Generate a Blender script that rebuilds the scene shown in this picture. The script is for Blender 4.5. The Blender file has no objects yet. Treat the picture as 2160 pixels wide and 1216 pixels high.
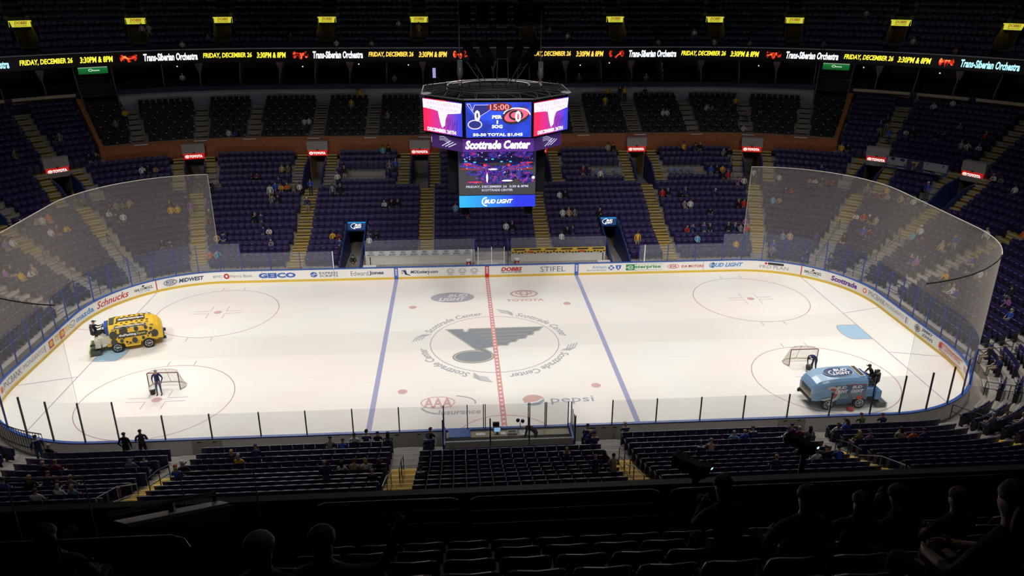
import bpy, math, random
import numpy as np
from mathutils import Vector, Matrix
PI = math.pi
SC = bpy.context.scene
COL = SC.collection
rnd = random.Random(7)

# ------------------------------------------------------------------ camera, world, lights, exposure
def make_camera():
    loc = Vector((-2.4047, -49.7408, 24.0076)); yaw, pitch, roll, f = 0.0727, 0.3795, 0.0027, 1639.382
    fw = Vector((math.sin(yaw)*math.cos(pitch), math.cos(yaw)*math.cos(pitch), -math.sin(pitch)))
    r0 = Vector((math.cos(yaw), -math.sin(yaw), 0)); u0 = r0.cross(fw)
    r = math.cos(roll)*r0 + math.sin(roll)*u0; u = -math.sin(roll)*r0 + math.cos(roll)*u0
    cam = bpy.data.cameras.new('camera'); cam.lens = f*36/2160; cam.sensor_width = 36; cam.clip_end = 400; cam.clip_start = .05
    o = bpy.data.objects.new('camera', cam); COL.objects.link(o)
    m = Matrix((r, u, -fw)).transposed().to_4x4(); m.translation = loc
    o.matrix_world = m; SC.camera = o
make_camera()
SC.view_settings.view_transform = 'Standard'; SC.view_settings.look = 'None'
SC.view_settings.gamma = 1; SC.view_settings.use_curve_mapping = False
SC.view_settings.exposure = 0.0
w = bpy.data.worlds.new('world'); SC.world = w; w.use_nodes = True
w.node_tree.nodes['Background'].inputs[0].default_value = (.5, .6, 1, 1)
w.node_tree.nodes['Background'].inputs[1].default_value = 0.0012
SC.cycles.transparent_max_bounces = 16; SC.cycles.max_bounces = 6
SC.cycles.sample_clamp_indirect = 3

def area(x, y, z, tx, ty, power, size, spread, col=(1, .955, .90)):
    l = bpy.data.lights.new('arena_or_fill_lamp', 'AREA'); l.energy = power; l.size = size; l.size_y = size; l.shape = 'RECTANGLE'
    l.spread = math.radians(spread); l.color = col
    o = bpy.data.objects.new('arena_or_fill_lamp', l); COL.objects.link(o); o.location = (x, y, z)
    o.rotation_euler = Vector((tx-x, ty-y, -z)).to_track_quat('-Z', 'Y').to_euler()
for lx in (-30, -20, -10, 0, 10, 20, 30):          # lamp banks on the catwalks
    e = 1.6 if abs(lx) == 30 else 1.3
    area(lx, -19, 27, lx*.95, 7.5, 345*e, 2.2, 62); area(lx, 19, 27, lx*.95, -6, 310*e, 2.2, 55)
    area(lx*.97, 7, 28, lx*.93, 10.5, 95*e, 2.2, 46); area(lx*.97, -7, 28, lx*.93, -9, 95*e, 2.2, 44)
for ly in (-6, 6):
    for sx in (-1, 1): area(sx*12, ly, 27, sx*31, ly*1.2, 130, 2.2, 60)
for lx in (-30, -10, 10, 30):          # dim house lamps over the stands
    area(lx, 20, 34, lx*1.3, 26, 150, 3, 110, (.8, .85, 1))
for ly in (-6, 6):
    for sx in (-1, 1): area(sx*33, ly, 30, sx*38, ly*1.3, 75, 3, 100, (1, .93, .86))
for sx in (-1, 1): area(sx*13, -38, 33, sx*13, -14, 95, 3, 62, (1, .93, .85))  # unseen fill lamps, added to brighten the backs of the near boards
area(0, -30, 33, 0, -42, 48, 3, 90, (1, .9, .8))  # added fill over the camera deck, so the seat rims catch light

# ------------------------------------------------------------------ materials
MATS = {}
def mat(name, col=(.5, .5, .5), rough=.6, metal=0, emit=0, ecol=None, spec=.5, noise=0, scale=8):
    if name in MATS: return MATS[name]
    m = bpy.data.materials.new(name); m.use_nodes = True; nt = m.node_tree; b = nt.nodes['Principled BSDF']
    b.inputs['Base Color'].default_value = (*col, 1); b.inputs['Roughness'].default_value = rough
    b.inputs['Metallic'].default_value = metal; b.inputs['Specular IOR Level'].default_value = spec
    if emit:
        b.inputs['Emission Color'].default_value = (*(ecol or col), 1); b.inputs['Emission Strength'].default_value = emit
    if noise:
        n = nt.nodes.new('ShaderNodeTexNoise'); n.inputs['Scale'].default_value = scale; n.inputs['Detail'].default_value = 3
        tc = nt.nodes.new('ShaderNodeTexCoord'); nt.links.new(tc.outputs['Object'], n.inputs['Vector'])
        r = nt.nodes.new('ShaderNodeValToRGB')
        r.color_ramp.elements[0].color = (*[c*(1-noise) for c in col], 1); r.color_ramp.elements[1].color = (*[min(1, c*(1+noise)) for c in col], 1)
        r.color_ramp.elements[0].position = .35; r.color_ramp.elements[1].position = .65
        nt.links.new(n.outputs['Fac'], r.inputs[0]); nt.links.new(r.outputs[0], b.inputs['Base Color'])
    MATS[name] = m; return m
def sheer(name, col, alpha, rough=.3, facing=0.0, gloss=0.0):
    """clear pane or woven netting: mostly see-through, a little of it catches the lamps"""
    m = bpy.data.materials.new(name); m.use_nodes = True; nt = m.node_tree; nt.nodes.clear()
    out = nt.nodes.new('ShaderNodeOutputMaterial'); tr = nt.nodes.new('ShaderNodeBsdfTransparent'); df = nt.nodes.new('ShaderNodeBsdfDiffuse')
    df.inputs[0].default_value = (*col, 1); mx = nt.nodes.new('ShaderNodeMixShader')
    tr.inputs[0].default_value = (.97, .98, .98, 1) if gloss else (1, 1, 1, 1)
    if facing:
        lw = nt.nodes.new('ShaderNodeLayerWeight'); lw.inputs[0].default_value = .25
        ma = nt.nodes.new('ShaderNodeMath'); ma.operation = 'MULTIPLY_ADD'; ma.inputs[1].default_value = facing; ma.inputs[2].default_value = alpha
        nt.links.new(lw.outputs['Facing'], ma.inputs[0]); nt.links.new(ma.outputs[0], mx.inputs[0])
    else: mx.inputs[0].default_value = alpha
    nt.links.new(tr.outputs[0], mx.inputs[1]); nt.links.new(df.outputs[0], mx.inputs[2]); res = mx
    if gloss:
        g = nt.nodes.new('ShaderNodeBsdfGlossy'); g.inputs['Roughness'].default_value = rough; m2 = nt.nodes.new('ShaderNodeMixShader')
        m2.inputs[0].default_value = gloss; nt.links.new(mx.outputs[0], m2.inputs[1]); nt.links.new(g.outputs[0], m2.inputs[2]); res = m2
    nt.links.new(res.outputs[0], out.inputs[0]); MATS[name] = m; return m
def emis(name, col, s=1.0):
    return mat(name, (.02, .02, .02), .5, 0, s, col)

M_white = mat('board_white', (.92, .91, .87), .35)
M_cap = mat('cap_rail_blue', (.035, .11, .42), .4)
M_kick = mat('kick_yellow', (.72, .50, .06), .4)
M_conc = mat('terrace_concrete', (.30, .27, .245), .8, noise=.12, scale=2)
M_step = mat('aisle_concrete', (.25, .23, .21), .8, noise=.1, scale=3)
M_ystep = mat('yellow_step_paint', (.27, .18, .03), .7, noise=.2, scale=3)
M_ynear = mat('yellow_step_paint_brightened', (.62, .36, .015), .7, noise=.15, scale=3)  # same step yellow, brightened in its colour for the poorly lit near stairs
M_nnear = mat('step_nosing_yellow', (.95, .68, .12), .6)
M_pale = mat('pale_nosing', (.36, .34, .31), .7)
M_nose = mat('step_nosing', (.58, .46, .2), .6)
M_seat = mat('navy_purple_seat', (.021, .0145, .080), .45, noise=.15, scale=1.5)
M_seat2 = mat('seat_pan_purple', (.026, .017, .093), .45)
M_trim = mat('seat_edge_trim', (.26, .25, .32), .4)
M_frame = mat('seat_frame_steel', (.02, .02, .025), .6)
M_black = mat('black_paint', (.012, .012, .013), .5)
M_dark = mat('dark_void', (.008, .008, .01), .8)
M_brown = mat('brown_wood_wall', (.34, .105, .03), .55, noise=.15, scale=3)
M_grey = mat('grey_wall', (.42, .42, .46), .6, noise=.06, scale=1)
M_lgrey = mat('bench_white_wall', (.62, .62, .58), .5)
M_navy = mat('navy_wall', (.012, .02, .075), .6)
M_blue = mat('blue_wall', (.015, .035, .16), .5)
M_steel = mat('brushed_steel', (.55, .55, .56), .3, .9)
M_bpost = mat('blue_post', (.03, .07, .30), .4)
M_post = mat('dark_post', (.04, .045, .06), .35, .4)
M_wpost = mat('white_post', (.8, .8, .8), .4)
M_glass = sheer('rink_glass', (.62, .66, .76), .07, .08, 0, .012)
M_net = sheer('safety_netting', (.95, .88, .78), .07, .5, .45)
M_rub = mat('tyre_rubber', (.012, .012, .012), .8)
M_skin = mat('skin', (.50, .29, .20), .55)

# ------------------------------------------------------------------ mesh helpers
class MB:
    def __init__(s): s.v = []; s.f = []; s.m = []
    def add(s, vs, fs, mi=0):
        o = len(s.v); s.v += [tuple(v) for v in vs]; s.f += [tuple(i+o for i in f) for f in fs]; s.m += [mi]*len(fs); return s
    def box(s, c, sz, mi=0, rot=None, taper=1.0):
        x, y, z = [a/2 for a in sz]; vs = []
        for k, t in ((-1, 1), (1, taper)):
            for a, b in ((-1, -1), (1, -1), (1, 1), (-1, 1)): vs.append(Vector((a*x*t, b*y*t, k*z)))
        if rot is not None: vs = [rot @ v for v in vs]
        vs = [v+Vector(c) for v in vs]
        return s.add(vs, [(0, 3, 2, 1), (4, 5, 6, 7), (0, 1, 5, 4), (1, 2, 6, 5), (2, 3, 7, 6), (3, 0, 4, 7)], mi)
    def tube(s, pts, r, n=8, mi=0, cap=True, r2=None):
        pts = [Vector(p) for p in pts]; rings = []; up = Vector((0, 0, 1)); prev = None
        for i, p in enumerate(pts):
            t = (pts[min(i+1, len(pts)-1)]-pts[max(i-1, 0)]).normalized()
            if prev is None: a = t.cross(up) if abs(t.z) < .95 else t.cross(Vector((1, 0, 0)))
            else: a = prev - t*prev.dot(t)
            a.normalize(); prev = a; b = t.cross(a); rr = r if r2 is None else r+(r2-r)*i/(len(pts)-1)
            rings.append([p+a*(rr*math.cos(2*PI*k/n))+b*(rr*math.sin(2*PI*k/n)) for k in range(n)])
        vs = [v for g in rings for v in g]; fs = []
        for i in range(len(pts)-1):
            for k in range(n): fs.append((i*n+k, i*n+(k+1) % n, (i+1)*n+(k+1) % n, (i+1)*n+k))
        if cap: fs += [tuple(range(n))[::-1], tuple((len(pts)-1)*n+k for k in range(n))]
        return s.add(vs, fs, mi)
    def disc(s, c, ax, r, h, n=20, mi=0, r2=None):
        c = Vector(c); ax = Vector(ax).normalized()*h/2; return s.tube([c-ax, c+ax], r, n, mi, True, r2)
    def ball(s, c, r, n=10, m=7, mi=0, zmin=-1):
        vs = []; c = Vector(c); r = Vector(r if hasattr(r, '__len__') else (r, r, r))
        for j in range(m+1):
            zz = zmin+(1-zmin)*j/m; zz = math.sin(math.asin(max(-1, zmin))+(PI/2-math.asin(max(-1, zmin)))*j/m); q = math.sqrt(max(0, 1-zz*zz))
            for k in range(n): vs.append(c+Vector((r.x*q*math.cos(2*PI*k/n), r.y*q*math.sin(2*PI*k/n), r.z*zz)))
        fs = [(j*n+k, j*n+(k+1) % n, (j+1)*n+(k+1) % n, (j+1)*n+k) for j in range(m) for k in range(n)]
        fs.append(tuple(range(n))[::-1]); return s.add(vs, fs, mi)
    def prism(s, poly, h0, h1, fn, mi=0):
        """poly in (u,v), extruded from h0 to h1, fn(u,v,h) -> xyz"""
        n = len(poly); vs = [fn(u, v, h0) for u, v in poly]+[fn(u, v, h1) for u, v in poly]
        fs = [tuple(range(n))[::-1], tuple(range(n, 2*n))]+[(i, (i+1) % n, (i+1) % n+n, i+n) for i in range(n)]
        return s.add(vs, fs, mi)
    def mesh(s, name, mats):
        me = bpy.data.meshes.new(name); me.from_pydata([tuple(v) for v in s.v], [], s.f)
        for m in (mats if isinstance(mats, (list, tuple)) else [mats]): me.materials.append(m)
        if len(set(s.m)) > 1 or (s.m and s.m[0]): me.polygons.foreach_set('material_index', s.m)
        me.update(); return me
    def obj(s, name, mats, parent=None, loc=(0, 0, 0), smooth=False):
        me = s.mesh(name, mats)
        if smooth: me.polygons.foreach_set('use_smooth', [True]*len(me.polygons))
        o = bpy.data.objects.new(name, me); COL.objects.link(o); o.location = loc
        if parent is not None: o.parent = parent
        return o
def tag(o, label=None, cat=None, group=None, kind=None):
    if label: o['label'] = label
    if cat: o['category'] = cat
    if group: o['group'] = group
    if kind: o['kind'] = kind
    return o
def thing(name, label, cat, loc=(0, 0, 0), rz=0, group=None):
    o = bpy.data.objects.new(name, None); COL.objects.link(o); o.location = loc; o.rotation_euler = (0, 0, rz)
    o.empty_display_size = .2
    return tag(o, label, cat, group)
def struct(mb, name, mats): return tag(mb.obj(name, mats), kind='structure')
def dup(root, loc, rz, label=None, group=None, cat=None):
    r = root.copy(); COL.objects.link(r); r.location = loc; r.rotation_euler = (0, 0, rz)
    if label: r['label'] = label
    if group: r['group'] = group
    for ch in list(root.children):
        c = ch.copy(); COL.objects.link(c); c.parent = r
        for g in ch.children: d = g.copy(); COL.objects.link(d); d.parent = c
    return r

# ------------------------------------------------------------------ rink outline: s runs along the boards, d outward from them
HX, HY, RR = 30.48, 12.95, 8.53
CX, CY = HX-RR, HY-RR
S1 = CX; AL = RR*PI/2; E1 = S1+AL; E2 = E1+2*CY; N1 = E2+AL; LT = 2*(N1+S1)
def O(s):
    s = (s+LT/2) % LT-LT/2; sg = 1 if s >= 0 else -1; s = abs(s)
    if s <= S1: b = (s, CY, 0, 1)
    elif s <= E1: a = (s-S1)/RR; b = (S1, CY, math.sin(a), math.cos(a))
    elif s <= E2: b = (S1, CY-(s-E1), 1, 0)
    elif s <= N1: a = (s-E2)/RR; b = (S1, -CY, math.cos(a), -math.sin(a))
    else: b = (S1-(s-N1), -CY, 0, -1)
    return sg*b[0], b[1], sg*b[2], b[3]
def W(s, d, z=0.0):
    x, y, nx, ny = O(s); return Vector((x+nx*(RR+d), y+ny*(RR+d), z))
def ang(s):
    """rotation that turns local +y outward at s"""
    _, _, nx, ny = O(s); return math.atan2(-nx, ny)
KN = [0, S1, E1, E2, N1, LT/2]
def WL(s, d):
    """true length along the outline at distance d, from s = 0"""
    sg = 1 if s >= 0 else -1; a = abs(s); t = 0
    for i in range(5):
        lo, hi = KN[i], KN[i+1]
        if a <= lo: break
        t += (min(a, hi)-lo)*((RR+d)/RR if i in (1, 3) else 1)
    return sg*t
def SW(l, d):
    sg = 1 if l >= 0 else -1; l = abs(l); t = 0
    for i in range(5):
        lo, hi = KN[i], KN[i+1]; k = (RR+d)/RR if i in (1, 3) else 1; q = (hi-lo)*k
        if l <= t+q or i == 4: return sg*(lo+(l-t)/k)
        t += q
def samples(s0, s1, step=.6):
    """station list with corners of the outline and fine steps on its arcs"""
    out = [s0]; ks = sorted(set([sg*k+m*LT for k in KN for sg in (-1, 1) for m in (-1, 0, 1)])); ks = [k for k in ks if s0+1e-6 < k < s1-1e-6]+[s1]
    a = s0
    for k in ks:
        mid = O((a+k)/2); arc = abs(mid[2]) > 1e-6 and abs(mid[3]) > 1e-6
        n = max(1, int(math.ceil((k-a)/(step if arc else 9)))); out += [a+(k-a)*(i+1)/n for i in range(n)]; a = k
    return out
def sweep(mb, prof, s0, s1, mi=0, closed=True, step=.6, caps=True, rev=False):
    ss = samples(s0, s1, step); n = len(prof); full = abs((s1-s0)-LT) < 1e-6
    vs = [W(s, d, z) for s in ss for d, z in prof]; fs = []
    for i in range(len(ss)-1):
        for k in range(n if closed else n-1):
            a, b = i*n+k, i*n+(k+1) % n; f = (a, b, b+n, a+n); fs.append(f)
    if closed and caps and not full: fs += [tuple(range(n))[::-1], tuple((len(ss)-1)*n+k for k in range(n))]
    mb.add(vs, fs, mi); return mb
def rect(d0, d1, z0, z1): return [(d0, z0), (d1, z0), (d1, z1), (d0, z1)]

# ------------------------------------------------------------------ lettering: default font turned into meshes, fitted and laid on a surface
_T = {}
def text2d(t, bold=.0, shear=0):
    k = (t, bold, shear)
    if k in _T: return _T[k]
    c = bpy.data.curves.new('t', 'FONT'); c.body = t; c.size = 1; c.offset = bold; c.shear = shear; c.resolution_u = 2
    o = bpy.data.objects.new('t', c); COL.objects.link(o); dg = bpy.context.evaluated_depsgraph_get(); dg.update()
    e = o.evaluated_get(dg); me = e.to_mesh(); vs = [(v.co.x, v.co.y) for v in me.vertices]; fs = [tuple(p.vertices) for p in me.polygons]
    e.to_mesh_clear(); bpy.data.objects.remove(o); bpy.data.curves.remove(c)
    x0 = min(v[0] for v in vs); x1 = max(v[0] for v in vs); y0 = min(v[1] for v in vs); y1 = max(v[1] for v in vs)
    _T[k] = ([((x-x0)/(x1-x0), (y-y0)/(y1-y0)) for x, y in vs], fs); return _T[k]
def letter(mb, t, fn, u0, u1, v0, v1, mi=0, bold=.0, shear=0):
    vs, fs = text2d(t, bold, shear)
    return mb.add([fn(u0+(u1-u0)*x, v0+(v1-v0)*y) for x, y in vs], fs, mi)
def ell(cx, cy, rx, ry, n=28, a0=0, a1=2*PI):
    return [(cx+rx*math.cos(a0+(a1-a0)*i/n), cy+ry*math.sin(a0+(a1-a0)*i/n)) for i in range(n)]
def flat(mb, poly, fn, mi=0): return mb.add([fn(u, v) for u, v in poly], [tuple(range(len(poly)))], mi)
def ring2(mb, cx, cy, rx, ry, w, fn, mi=0, n=32, a0=0, a1=2*PI, wy=None):
    wy = w if wy is None else wy; full = abs(a1-a0-2*PI) < 1e-6; vs = []
    for i in range(n+1):
        a = a0+(a1-a0)*i/n; c, s = math.cos(a), math.sin(a); vs += [fn(cx+rx*c, cy+ry*s), fn(cx+(rx-w)*c, cy+(ry-wy)*s)]
    return mb.add(vs, [(2*i, 2*i+2, 2*i+3, 2*i+1) for i in range(n)], mi)
def stripe(mb, pts, w, fn, mi=0):
    vs = []
    for i, p in enumerate(pts):
        a = Vector(pts[max(i-1, 0)]); b = Vector(pts[min(i+1, len(pts)-1)]); t = (b-a).normalized(); n = Vector((-t.y, t.x))*w/2; p = Vector(p)
        vs += [fn(*(p+n)), fn(*(p-n))]
    return mb.add(vs, [(2*i, 2*i+1, 2*i+3, 2*i+2) for i in range(len(pts)-1)], mi)

# ------------------------------------------------------------------ seating bowl (setting)
ZT = [.7,.88,1.13,1.36,1.6,1.9,2.25,2.62,2.99,3.33,3.68,4.03,4.43,4.81,5.21,5.61,6.02,6.42,6.81,7.25]
ZT = [z-.0 for z in ZT]+[7.25+.42*(i+1) for i in range(12)]
D0, TR = 1.65, .84
def dr(i): return D0+TR*i                     # seat line of row i
def tread(i): return dr(i)-.52, dr(i)+.32     # tread of row i
AISLE = [5.35, 16.5, 24.15, 28.15, 31.05, 34.3]          # aisle centres on the far half
AISLES = sorted([a for a in AISLE]+[-a for a in AISLE]+[LT/2-a for a in AISLE]+[a-LT/2 for a in AISLE])
PORT = [-31.05, -28.15, -24.15, -16.5, -6.1, 6.1, 16.5, 24.15, 28.15, 31.05]        # upper tunnels
def sd(s, m, d):
    if s > LT/2: s -= LT
    return SW(WL(s, d)+m, d)     # move m metres along the row
PB = [(-12.62, -10.75), (10.85, 12.6)]        # tunnels at ice level
terr = MB()
def steps(mb, i0, i1, s0, s1, mi=0):
    prof = []
    for i in range(i0, i1+1):
        a, b = tread(i); prof += [(a, ZT[i]), (b, ZT[i])]
    prof = [(tread(i0)[0], (ZT[i0-1] if i0 else 0))]+prof
    sweep(mb, prof, s0, s1, mi, closed=False)
cuts = sorted([(s-.95*0, s) for s in PORT])
def split_rows():
    # rows 0-6 with the ice-level tunnels left open
    edges = [-52.0]
    for a, b in PB: edges += [a, b]
    edges.append(52.0)
    for k in range(0, len(edges), 2): steps(terr, 0, 6, edges[k], edges[k+1])
    steps(terr, 7, 12, -52, 52)
    # rows 13-18, open at the upper tunnels
    P = [(sd(s, -.95, 15), sd(s, .95, 15)) for s in PORT]; e = [-50.0]
    for a, b in P: e += [a, b]
    e.append(50.0)
    for k in range(0, len(e), 2): steps(terr, 13, 18, e[k], e[k+1])
    steps(terr, 19, 29, 26.75, 50); steps(terr, 19, 29, -50, -26.75)
    # near half
    steps(terr, 0, 15, 52, LT-52)
split_rows()
struct(terr, 'floor_seating_terrace', M_conc)
# club rows behind the brown wall
NC = 8
def dc(i): return 19.5+.9*i
def zc(i): return 8.25+.4*i
club = MB(); prof = [(18.3, 8.25)]
for i in range(NC): prof += [(dc(i)-.55, zc(i)), (dc(i)+.35, zc(i))]
prof += [(26.4, zc(NC-1))]
sweep(club, prof, -26.7, 26.7, 0, closed=False)
struct(club, 'floor_club_terrace', M_conc)
g = MB(); sweep(g, rect(-.2, 2, -.3, -.02), -LT/2, LT/2); g.box((0, 0, -.2), (150, 120, .1))
struct(g, 'floor', M_conc)
w1 = MB(); sweep(w1, rect(18.1, 18.35, 6.9, 8.85), -26.72, 26.72); struct(w1, 'wall_club_front', M_brown)
t1 = MB(); sweep(t1, rect(18.02, 18.42, 8.85, 8.93), -26.72, 26.72); struct(t1, 'trim_1', mat('wall_cap_brown', (.26, .13, .07), .5))
for k, sg in enumerate((-1, 1)):
    w2 = MB(); s = 26.72*sg; a, b = (s, s+.12) if sg > 0 else (s-.12, s)
    w2.prism([(18.1, 7.0), (18.1, 8.9), (26.3, 12.5), (26.3, 10.6)], a, b, lambda u, v, h: W(h, u, v))
    struct(w2, 'wall_club_side', M_brown)
w3 = MB(); sweep(w3, rect(26.4, 26.75, 10.6, 12.62), -25.85, 25.85); struct(w3, 'wall_suite_front', M_grey)
w4 = MB(); sweep(w4, rect(26.2, 27.2, 12.62, 13.05), -25.85, 25.85); struct(w4, 'trim_2', M_navy)
for k, sg in enumerate((-1, 1)):
    a, b = sorted((26.72*sg, 40*sg))
    w5 = MB(); sweep(w5, rect(27.0, 27.3, 10.9, 12.45), a, b); struct(w5, 'wall_suite_front', M_navy)
    # yellow rail panels with dark joints
    js = [26.72, 28.25, 29.6, 31.6, 34, 37, 40]
    w6 = MB()
    for u, v in zip(js[:-1], js[1:]):
        u, v = u+.08, v-.08; u, v = (u, v) if sg > 0 else (-v, -u)
        sweep(w6, rect(26.85, 27.15, 12.35, 12.62), u, v, 0); sweep(w6, rect(26.84, 27.16, 12.62, 12.92), u, v, 1)
    struct(w6, 'trim_3', [mat('ochre_panel', (.42, .24, .08), .5), mat('pale_yellow_panel', (.62, .50, .28), .5)])
    w7 = MB(); sweep(w7, rect(26.9, 27.3, 12.35, 12.95), a, b); struct(w7, 'trim_4', M_navy)
sf = MB(); sweep(sf, rect(26.7, 31.2, 12.5, 12.62), -40, 40); sweep(sf, [(28.6, 12.62), (31.2, 12.62), (31.2, 13.5), (30.0, 13.5), (30.0, 13.05), (28.6, 13.05)], -40, 40)
struct(sf, 'floor_suites', mat('suite_carpet', (.03, .025, .03), .9))
sb = MB(); sweep(sb, rect(31.2, 31.4, 12.5, 16), -40, 40); struct(sb, 'wall_suite_back', mat('suite_back', (.035, .022, .018), .7, noise=.5, scale=.6))
sc_ = MB(); sweep(sc_, rect(28.7, 31.4, 15.32, 15.5), -40, 40); struct(sc_, 'ceiling_suites', M_dark)
part_s = [-30.9, -30.0, -29.2, -28.3, -27.4, -24.75, -23.88, -22.9, -21.75, -17.88, -14.05, -9.97, -5.92, -2, 2, 6.1, 10.28, 14.35, 17.88, 21.45, 22.88, 23.88, 24.83, 25.8, 27.3, 28.2, 29.1, 30.0, 30.9]
M_fin = mat('suite_partition', (.22, .15, .11), .6)
for k, s in enumerate(part_s):
    p = MB(); h = .05
    pr = [(27.3, 12.65), (31.1, 12.65), (31.1, 15.3), (28.7, 15.3), (27.6, 13.6)]
    p.prism(pr, sd(s, -h, 28), sd(s, h, 28), lambda u, v, q: W(q, u, v))
    if k % 2 == 0: p.prism([(28.4, 14.1), (29.2, 14.3), (29.2, 15.3), (28.4, 15.3)], sd(s, -.42, 28), sd(s, .42, 28), lambda u, v, q: W(sd(s, 0, 28)+(q-s)*max(.15, (v-13.9)/1.4), u, v))
    struct(p, 'wall_suite_partition', M_fin)
# upper deck
DU, TU = 29.0, .9
def du(j): return DU+TU*j
def zu(j): return 16.35+.64*j
DOB = [-29.6, -27.42, -25.15, -23.27, -16.75, -6.3, 6.1, 16.53, 23.28, 25.15, 27.48, 29.75]
ud = MB()
def usteps(j0, j1, s0, s1):
    prof = [(du(j0)-.55, zu(j0)-.64)]
    for j in range(j0, j1+1): prof += [(du(j)-.55, zu(j)), (du(j)+.35, zu(j))]
    sweep(ud, prof, s0, s1, 0, closed=False)
usteps(0, 1, -40, 40); usteps(5, 16, -40, 40)
P = [(sd(s, -1.0, 32), sd(s, 1.0, 32)) for s in DOB]; e = [-40.0]
for a, b in P: e += [a, b]
e.append(40.0)
for k in range(0, len(e), 2): usteps(2, 4, e[k], e[k+1])
sweep(ud, [(28.45, 15.5), (28.6, 15.5), (28.6, 16.9), (28.45, 16.9)], -40, 40)
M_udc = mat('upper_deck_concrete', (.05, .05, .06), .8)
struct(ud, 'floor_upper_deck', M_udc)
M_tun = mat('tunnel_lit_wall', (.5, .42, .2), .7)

# ---- aisle stairs
def ramp_at(d, off=0):
    i = (d-tread(0)[0])/TR; i0 = max(0, min(int(i), len(ZT)-1)); return ZT[i0]+off
def stairs(name, s, dlo, dhi, half, yel_from, off_m=0, near=False):
    mb = MB(); i = 0
    while True:
        a, b = tread(i)
        if a > dhi: break
        if a >= dlo-.01:
            z0 = ZT[i-1] if i else .3; z1 = ZT[i]
            nd = (a+b)/2; y = 1 if a >= yel_from else 0; yn = 2 if y else 3
            for (p, r, z) in ((a-.28, a+.02, (z0+z1)/2), (a, b-.28, z1)):
                s0, s1_ = sd(s, off_m-half, nd), sd(s, off_m+half, nd)
                sweep(mb, rect(p, r, z-.13, z+.015), s0, s1_, y, step=3)
                sweep(mb, rect(p-.012, p+.055, z-.045, z+.024), s0, s1_, yn, step=3)
        i += 1
    if not mb.v: return
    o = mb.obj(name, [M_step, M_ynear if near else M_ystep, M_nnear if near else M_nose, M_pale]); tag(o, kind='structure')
for s in AISLES:
    if abs(abs(s)-0) > 52: continue
    corner = abs(s) > 26
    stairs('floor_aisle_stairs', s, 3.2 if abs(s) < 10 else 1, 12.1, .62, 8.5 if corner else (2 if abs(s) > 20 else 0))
for s in AISLES:
    if abs(s) <= 52: continue
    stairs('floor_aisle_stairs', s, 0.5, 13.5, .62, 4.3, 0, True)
for s in PORT:
    for m in (-1.5, 1.5):
        stairs('floor_aisle_stairs', s, 12.1, 17.3, .5, 14.8 if (abs(s) > 20 and m*s < 0) or s == -16.5 else 11, m)
for s in PORT:
    if abs(s) > 26.9: stairs('floor_aisle_stairs', s, 17.4, 26, .55, 0)
CAIS = [-25.0-.66, -23.9, -22.4, -16.9, -11.15, -5.6, 0, 5.6, 10.95, 16.9, 22.3, 24.0, 25.7]
for s in CAIS:
    mb = MB()
    for i in range(NC):
        for (p, z) in ((dc(i)-.83, zc(i)-.2), (dc(i)-.55, zc(i))):
            s0, s1_ = sd(s, -.55, dc(i)), sd(s, .55, dc(i)); sweep(mb, rect(p, p+.6, z-.12, z+.01), s0, s1_, 0, step=3)
            sweep(mb, rect(p-.012, p+.05, z-.04, z+.02), s0, s1_, 1, step=3)
    struct(mb, 'floor_club_stairs', [mat('club_step', (.16, .145, .13), .7), M_nose])
    lp = MB(); sweep(lp, rect(17.98, 18.08, 8.72, 8.80), sd(s, -.62, 18), sd(s, .62, 18), 0, step=3)
    struct(lp, 'trim_5', mat('pale_step_edge', (.7, .72, .76), .5))

# ---- upper tunnels with their red signs
M_red = mat('red_lightbox', (.3, .01, .01), .5, 0, .55, (.75, .015, .012)); M_wlit = emis('white_lit_letters', (1, .93, .85), 1.6)
def frame_fn(s, d, z0=0, eps=0):
    """(u right as seen from the ice, v up) on the vertical face at distance d"""
    l0 = WL(s, d); return lambda u, v: W(SW(l0+u, d), d-eps, z0+v)
def car_mark(mb, fn, cx, cy, rx, ry, mi):
    def up_(e):
        def g_(u, v): p = Vector(fn(u, v)); return (p.x, p.y-e*(abs(p.z) > .02), p.z+e*(abs(p.z) <= .02))
        return g_
    ring2(mb, cx, cy, rx, ry, rx*.16, fn, mi, 24, wy=ry*.2); ring2(mb, cx, cy+ry*.25, rx*.62, ry*.55, rx*.13, up_(.002), mi, 20, wy=ry*.17)
    ring2(mb, cx, cy, rx*.3, ry*.85, rx*.12, up_(.004), mi, 20, wy=ry*.14)
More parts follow.
